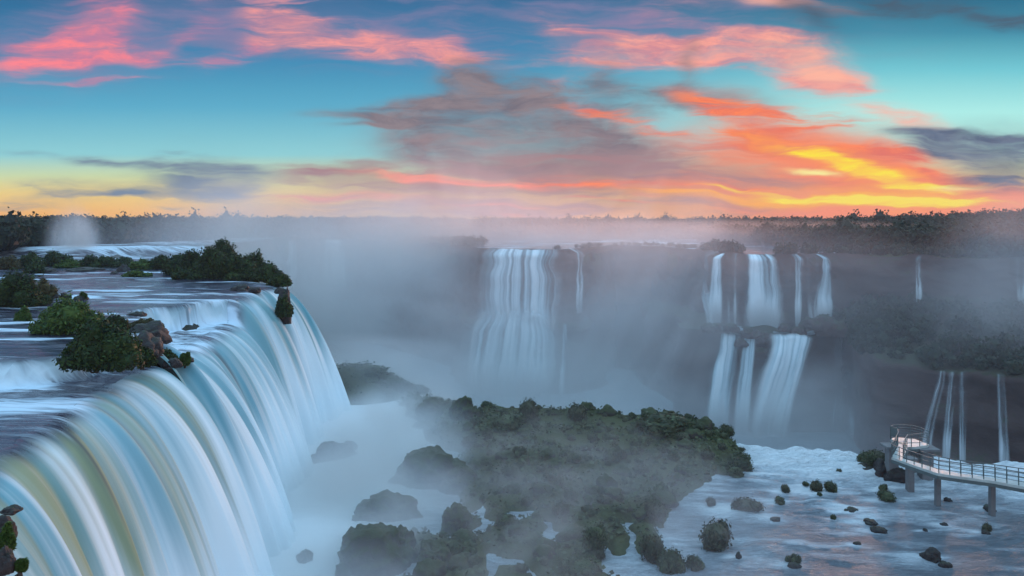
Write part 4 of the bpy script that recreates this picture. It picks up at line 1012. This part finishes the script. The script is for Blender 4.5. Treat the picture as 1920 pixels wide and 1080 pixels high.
# ---------------------------------------------------------------- forest beyond the river: one continuous far wood
def wood(name, pts_, label, seed, m_, cards=70, spread=(.42, .5), leafk=.13):
    """many crowns, each a ragged dome of leaf clumps over a dark core"""
    r = np.random.default_rng(seed); vs_, qs_ = [], []; off = 0
    iv, if_ = ICO[1]; q3 = np.concatenate([if_, if_[:, 2:3]], 1)
    P_ = np.array(pts_); n = len(P_)
    w_, h_ = P_[:, 3], P_[:, 4]
    d = r.normal(size=(n, cards, 3)); d[..., 2] = np.abs(d[..., 2]) * .9 - .25; d /= np.linalg.norm(d, axis=2)[..., None]
    rad = 1 + .10 * r.normal(size=(n, cards)) + .35 * fbm(d[..., 0] * 1.8 + np.arange(n)[:, None] * 3.7, d[..., 1] * 1.8, d[..., 2] * 1.8, 2)
    sc3 = np.stack([w_ * .5, w_ * .5, h_ * .5], 1)
    c = P_[:, :3] + np.stack([0 * w_, 0 * w_, h_ * .5], 1)
    p = c[:, None] + d * rad[..., None] * sc3[:, None]
    nr_ = d + .7 * r.normal(size=d.shape); nr_ /= np.linalg.norm(nr_, axis=2)[..., None]
    t_ = np.cross(nr_, r.normal(size=d.shape)); t_ /= np.linalg.norm(t_, axis=2)[..., None]; b_ = np.cross(nr_, t_)
    s_ = (w_[:, None] * leafk * (.5 + r.random((n, cards))))[..., None]
    V = np.stack([p - t_ * s_, p - b_ * s_ * .7, p + t_ * s_, p + b_ * s_ * .7], 2).reshape(-1, 3)
    Q = np.arange(len(V)).reshape(-1, 4)
    core = iv[None] * (1 + .3 * fbm(iv[None, :, 0] * 1.5 + np.arange(n)[:, None] * 2.3, iv[None, :, 1] * 1.5, iv[None, :, 2] * 1.5, 2))[..., None]
    cv = (c[:, None] + core * sc3[:, None] * .85).reshape(-1, 3)
    cq = (q3[None] + (np.arange(n) * len(iv))[:, None, None]).reshape(-1, 4) + len(V)
    o = obj(name, quads_mesh(name, np.concatenate([V, cv]), np.concatenate([Q, cq]), m_))
    return tag(o, label, 'forest', kind='stuff')
r = np.random.default_rng(21); pts_ = []
for _ in range(60000):
    a = r.uniform(-36, 36); dd = r.random() ** 1.5
    bx = np.sin(R(a)) * 100, np.cos(R(a)) * 100
    bank = 100 - float(0)  # placeholder
    pts_.append((a, dd))
A_ = np.array(pts_); arad = np.radians(A_[:, 0])
bankd_ = np.interp(A_[:, 0], [-60, -34, -26, -20, -14, -8, 0, 4, 10, 13, 19, 24, 30, 60], [150, 205, 235, 272, 330, 370, 350, 350, 350, 345, 262, 240, 215, 190])
dist = bankd_ + 5 + A_[:, 1] * 460 + 3 * fbm(A_[:, 0] * .9, 2, 2, 2)
FXp, FYp = np.sin(arad) * dist, np.cos(arad) * dist
FZp = land_z(FXp, FYp)[0]
row = dist - bankd_
keepp = r.random(len(A_)) < np.where(row < 30, .55, np.where(row < 120, .28, .20)) * 1.0
sel = np.where(keepp)[0][:9000]
w_ = (3.6 + 2.8 * r.random(len(sel))) * (1 + .25 * (row[sel] > 200)); h_ = w_ * (.85 + .28 * r.random(len(sel))) + .8
tall = r.random(len(sel)) < .02; h_ = np.where(tall, h_ * 1.45, h_)
wood('forest', np.stack([FXp[sel], FYp[sel], FZp[sel] - .8, w_, h_], 1), 'dark continuous forest along the horizon beyond the river', 31, M_FOREST, 90, leafk=.085)
# wooded rim and shelf of the far wall
P_ = []
for _ in range(1500):
    i = int(r.integers(len(ws))); X0, Y0 = WX[i], WY[i]; pxx = 960 + X0 / Y0 * F
    if Y0 < 150 or pxx < 470 or pxx > 2050: continue
    gap_ = (880 < pxx < 1065) or (1385 < pxx < 1465) or (1535 < pxx < 1556) or (1070 < pxx < 1098) or (490 < pxx < 660)
    if gap_ or (pxx < 1560 and r.random() < .35): continue
    o_ = -r.random() * (5 if pxx < 1560 else 14) - .8; wd = (1.6 + 1.8 * r.random()) * (.5 if 1095 < pxx < 1310 else 1)
    P_.append((X0 + NX[i] * o_, Y0 + NY[i] * o_, 16.6, wd, wd * (.7 + .5 * r.random())))
for _ in range(5200):
    i = int(r.integers(len(ws))); X0, Y0 = WX[i], WY[i]; pxx = 960 + X0 / Y0 * F
    if pxx < 1525 or pxx > 2080: continue
    t0 = r.random(); o_ = 1.5 + shelf[i] * t0; z_ = zsh1[i] + (zsh0[i] - zsh1[i]) * t0 ** .8
    wd = 2.0 + 2.4 * r.random()
    P_.append((X0 + NX[i] * o_, Y0 + NY[i] * o_, z_ - .6, wd, wd * (.75 + .5 * r.random())))
wood('cliff_woods', P_, 'hazy green woods on the rim and shelf of the far gorge wall', 33, M_FOREST, 90, leafk=.09)
# single trees that stand clear of the forest skyline
kinds_t = []
for k_ in range(4):
    rr2 = np.random.default_rng(400 + k_)
    lobes = [(rr2.normal() * .9, rr2.normal() * .9, 4.6 + rr2.random() * 1.9, 1.2 + rr2.random() * .7, 1.2 + rr2.random() * .7, .8 + rr2.random() * .5) for _ in range(8)]
    V, Q = foliage(lobes, 800, .24, .7, 410 + k_, .3, .45, 2)
    an = np.arange(6) / 6 * 6.283; zt_ = np.linspace(0, 6.4, 5); rt_ = .26 * (1 - zt_ / 9)
    ring = np.stack([rt_[:, None] * np.cos(an) + .12 * np.sin(zt_ * .8 + k_)[:, None], rt_[:, None] * np.sin(an), zt_[:, None] + 0 * an], -1).reshape(-1, 3)
    i = np.arange(4)[:, None] * 6 + np.arange(6)[None]; j = np.arange(4)[:, None] * 6 + (np.arange(6)[None] + 1) % 6
    kinds_t.append((quads_mesh('crown', V, Q, M_FOREST), mesh('trunk', ring, np.stack([i, j, j + 6, i + 6], -1).reshape(-1, 4), M_BARK)))
for i, (pxx, hk, l) in enumerate([
        (62, 1.0, 'tree on the skyline at the far left edge of the forest'), (142, 1.15, 'left one of two tall crowns close together on the left skyline'), (156, 1.1, 'right one of two tall crowns close together on the left skyline'), (192, 1.05, 'round crowned skyline tree above the pale spray plume'),
        (232, .9, 'low skyline tree left of centre in the left forest'), (300, .9, 'small skyline tree above the step fall'), (418, 1.0, 'slim solitary skyline tree left of the mist'), (452, .9, 'last clear skyline tree before the mist'),
        (1475, .9, 'skyline tree against the orange streak'), (1560, .95, 'skyline tree under the yellow cloud'), (1640, .9, 'skyline tree right of the yellow cloud'), (1800, 1.1, 'skyline tree at the left of the dark right ridge'),
        (1822, 1.25, 'tall skyline tree on the dark right ridge'), (1848, 1.15, 'middle skyline tree of the dark right ridge'), (1862, 1.3, 'tallest skyline tree on the right ridge'), (1888, 1.2, 'round skyline tree near the right edge'), (1910, 1.2, 'skyline tree cut by the right edge of the photo')]):
    a = math.atan((pxx - 960) / F); bk_ = float(np.interp(math.degrees(a), [-60, -34, -26, -20, -14, -8, 0, 4, 10, 13, 19, 24, 30, 60], [150, 205, 235, 272, 330, 370, 350, 350, 350, 345, 262, 240, 215, 190]))
    dd = bk_ + 250; X0, Y0 = dd * math.sin(a), dd * math.cos(a)
    e = bpy.data.objects.new('skyline_tree', None); C.objects.link(e); e.location = (X0, Y0, float(land_z(np.array(X0), np.array(Y0))[0]) + .3); e.scale = (.75 * hk, .75 * hk, .55 * hk); e.rotation_euler.z = i * 1.3
    obj('crown', kinds_t[i % 4][0], e); obj('trunk', kinds_t[i % 4][1], e)
    tag(e, l, 'tree', 'trees standing out on the forest skyline')
# ---------------------------------------------------------------- spray and haze
def mist_material(name, dens, col=(.93, .95, 1), nscale=(1.5, 1.5, 1.5), contrast=.6, power=1.0, seed=0.0, aniso=.25, rot=(0, 0, 0), detail=2.0, hz=None):
    m_, T = mat(name)
    o = T.node('ShaderNodeTexCoord').outputs['Object']
    r2 = T.node('ShaderNodeVectorMath', {0: o, 1: o}, operation='DOT_PRODUCT').outputs['Value']
    fall = T.m('SUBTRACT', 1.0, r2, clamp=True)
    if power != 1.0: fall = T.m('POWER', fall, power)
    n = T.noise(T.mapping(o, loc=(seed, seed * .7, seed * 1.3), rot=rot, scale=nscale), 1, detail, .55, .6)
    k = T.ss(n, .5 - .5 * (1.05 - contrast), .5 + .5 * (1.05 - contrast))
    d = T.m('MULTIPLY', fall, T.m('MULTIPLY_ADD', k, .85, .15))
    if hz:
        z_ = T.node('ShaderNodeSeparateXYZ', {0: o}).outputs[2]
        d = T.m('MULTIPLY', d, T.ss(z_, hz[0], hz[1], 1.0, hz[2]))
    v = T.node('ShaderNodeVolumeScatter', {'Color': col + (1,), 'Density': T.m('MULTIPLY', d, dens), 'Anisotropy': aniso})
    finish(T, None, v.outputs[0])
    return m_
def mist(loc, rad, dens, label, rot=0.0, tilt=0.0, **kw):
    v, f = ICO[3]
    me = mesh('mist', v * 1.01, f, mist_material('spray_mist', dens, **kw))
    o = obj('mist', me, None, loc); o.scale = rad; o.rotation_euler = (0, R(tilt), R(rot))
    return tag(o, label, 'mist', 'spray and mist over the falls', 'stuff')
DUSK_LIGHT_TINT = dict(col=(.98, .85, .88))  # warm mauve of the dusk light, put into the colour of the mist
mist((16, 172, -8), (120, 62, 40), .0145, 'grey mist filling the whole gorge in front of the far wall', nscale=(2.6, 1.4, 1.8), contrast=.75, seed=1, detail=3.0, **DUSK_LIGHT_TINT)
mist((-60, 205, 4), (54, 70, 38), .042, 'dense pale mist at the left end of the gorge hiding the back wall', nscale=(2.2, 1.6, 1.4), contrast=.5, seed=3, power=1.2)
mist((0, 168, -20), (46, 46, 24), .042, 'pale blue spray boiling at the foot of the broad middle waterfall', nscale=(2, 2, 2), contrast=.4, seed=5)
mist((64, 178, -20), (36, 24, 16), .04, 'pale spray at the foot of the two tiered falls', nscale=(2, 2, 2), contrast=.4, seed=7)
mist((-14, 82, -1), (12, 44, 10), .55, 'bright white spray rising from the foot of the left falls', nscale=(1.8, 5, 1.4), contrast=.55, seed=9, hz=(-.05, .75, .03), power=1.5)
mist((0, 72, 0.0), (26, 30, 7.0), .125, 'thin low mist drifting across the front of the island', nscale=(4.5, 5, 1.8), contrast=.85, seed=11, hz=(.0, .85, .06), detail=3.0, **DUSK_LIGHT_TINT)
mist((-102, 186, 20.5), (8.5, 6, 12), .75, 'small white spray plume standing above the upper river at the left', nscale=(1.6, 1.6, .9), contrast=.45, seed=13, power=3.6)
mist((106, 168, 4), (26, 20, 34), .042, 'pale plume of mist drifting up before the wooded wall at the right', nscale=(1.6, 1.6, .7), contrast=.6, seed=15, tilt=18, power=1.4, **DUSK_LIGHT_TINT)
mist((28, 172, 8), (24, 18, 36), .05, 'slanting streak of mist between the broad fall and the two tiered falls', nscale=(2.6, 1.4, .7), contrast=.75, seed=17, tilt=24, power=1.3, **DUSK_LIGHT_TINT)
mist((-14, 280, 19), (80, 66, 19), .024, 'mist veil lifting over the rim and forest in the middle', nscale=(2.4, 1, 1), contrast=.55, seed=19, power=1.2, aniso=.5, **DUSK_LIGHT_TINT)
mist((-16, 232, 26), (46, 26, 26), .030, 'tall warm cloud of spray rising past the horizon above the broad middle fall', nscale=(3, 1.5, 1.0), contrast=.75, seed=33, detail=3.0, power=1.5, aniso=.5, **DUSK_LIGHT_TINT)
mist((80, 310, 16), (120, 115, 10.5), .020, 'thin warm mist over the woods on the right towards the sunset', nscale=(2, 1, 1), contrast=.4, seed=23, power=1.2, aniso=.6, **DUSK_LIGHT_TINT)
mist((-22, 120, 2), (20, 12, 7), .14, 'soft mist round the dark ridge beside the corner fall', nscale=(2, 2, 1.5), contrast=.5, seed=29)
# the air itself: one closed box of even, very thin haze
vz, vt = -28.0, 62.0
bx = np.array([(x, y, z) for x in (-900, 900) for y in (-60, 1300) for z in (vz, vt)], float)
m_, T = mat('air_haze')
pv = T.n.new('ShaderNodeVolumePrincipled'); pv.inputs['Color'].default_value = (.80, .86, 1, 1); pv.inputs['Density'].default_value = .00015; pv.inputs['Anisotropy'].default_value = .3
finish(T, None, pv.outputs[0])
hz_ = obj('haze', mesh('haze', bx, [(0, 1, 3, 2), (4, 6, 7, 5), (0, 4, 5, 1), (2, 3, 7, 6), (0, 2, 6, 4), (1, 5, 7, 3)], m_, smooth_=False))
tag(hz_, 'thin evening haze in the air over the whole place', 'haze', kind='stuff')
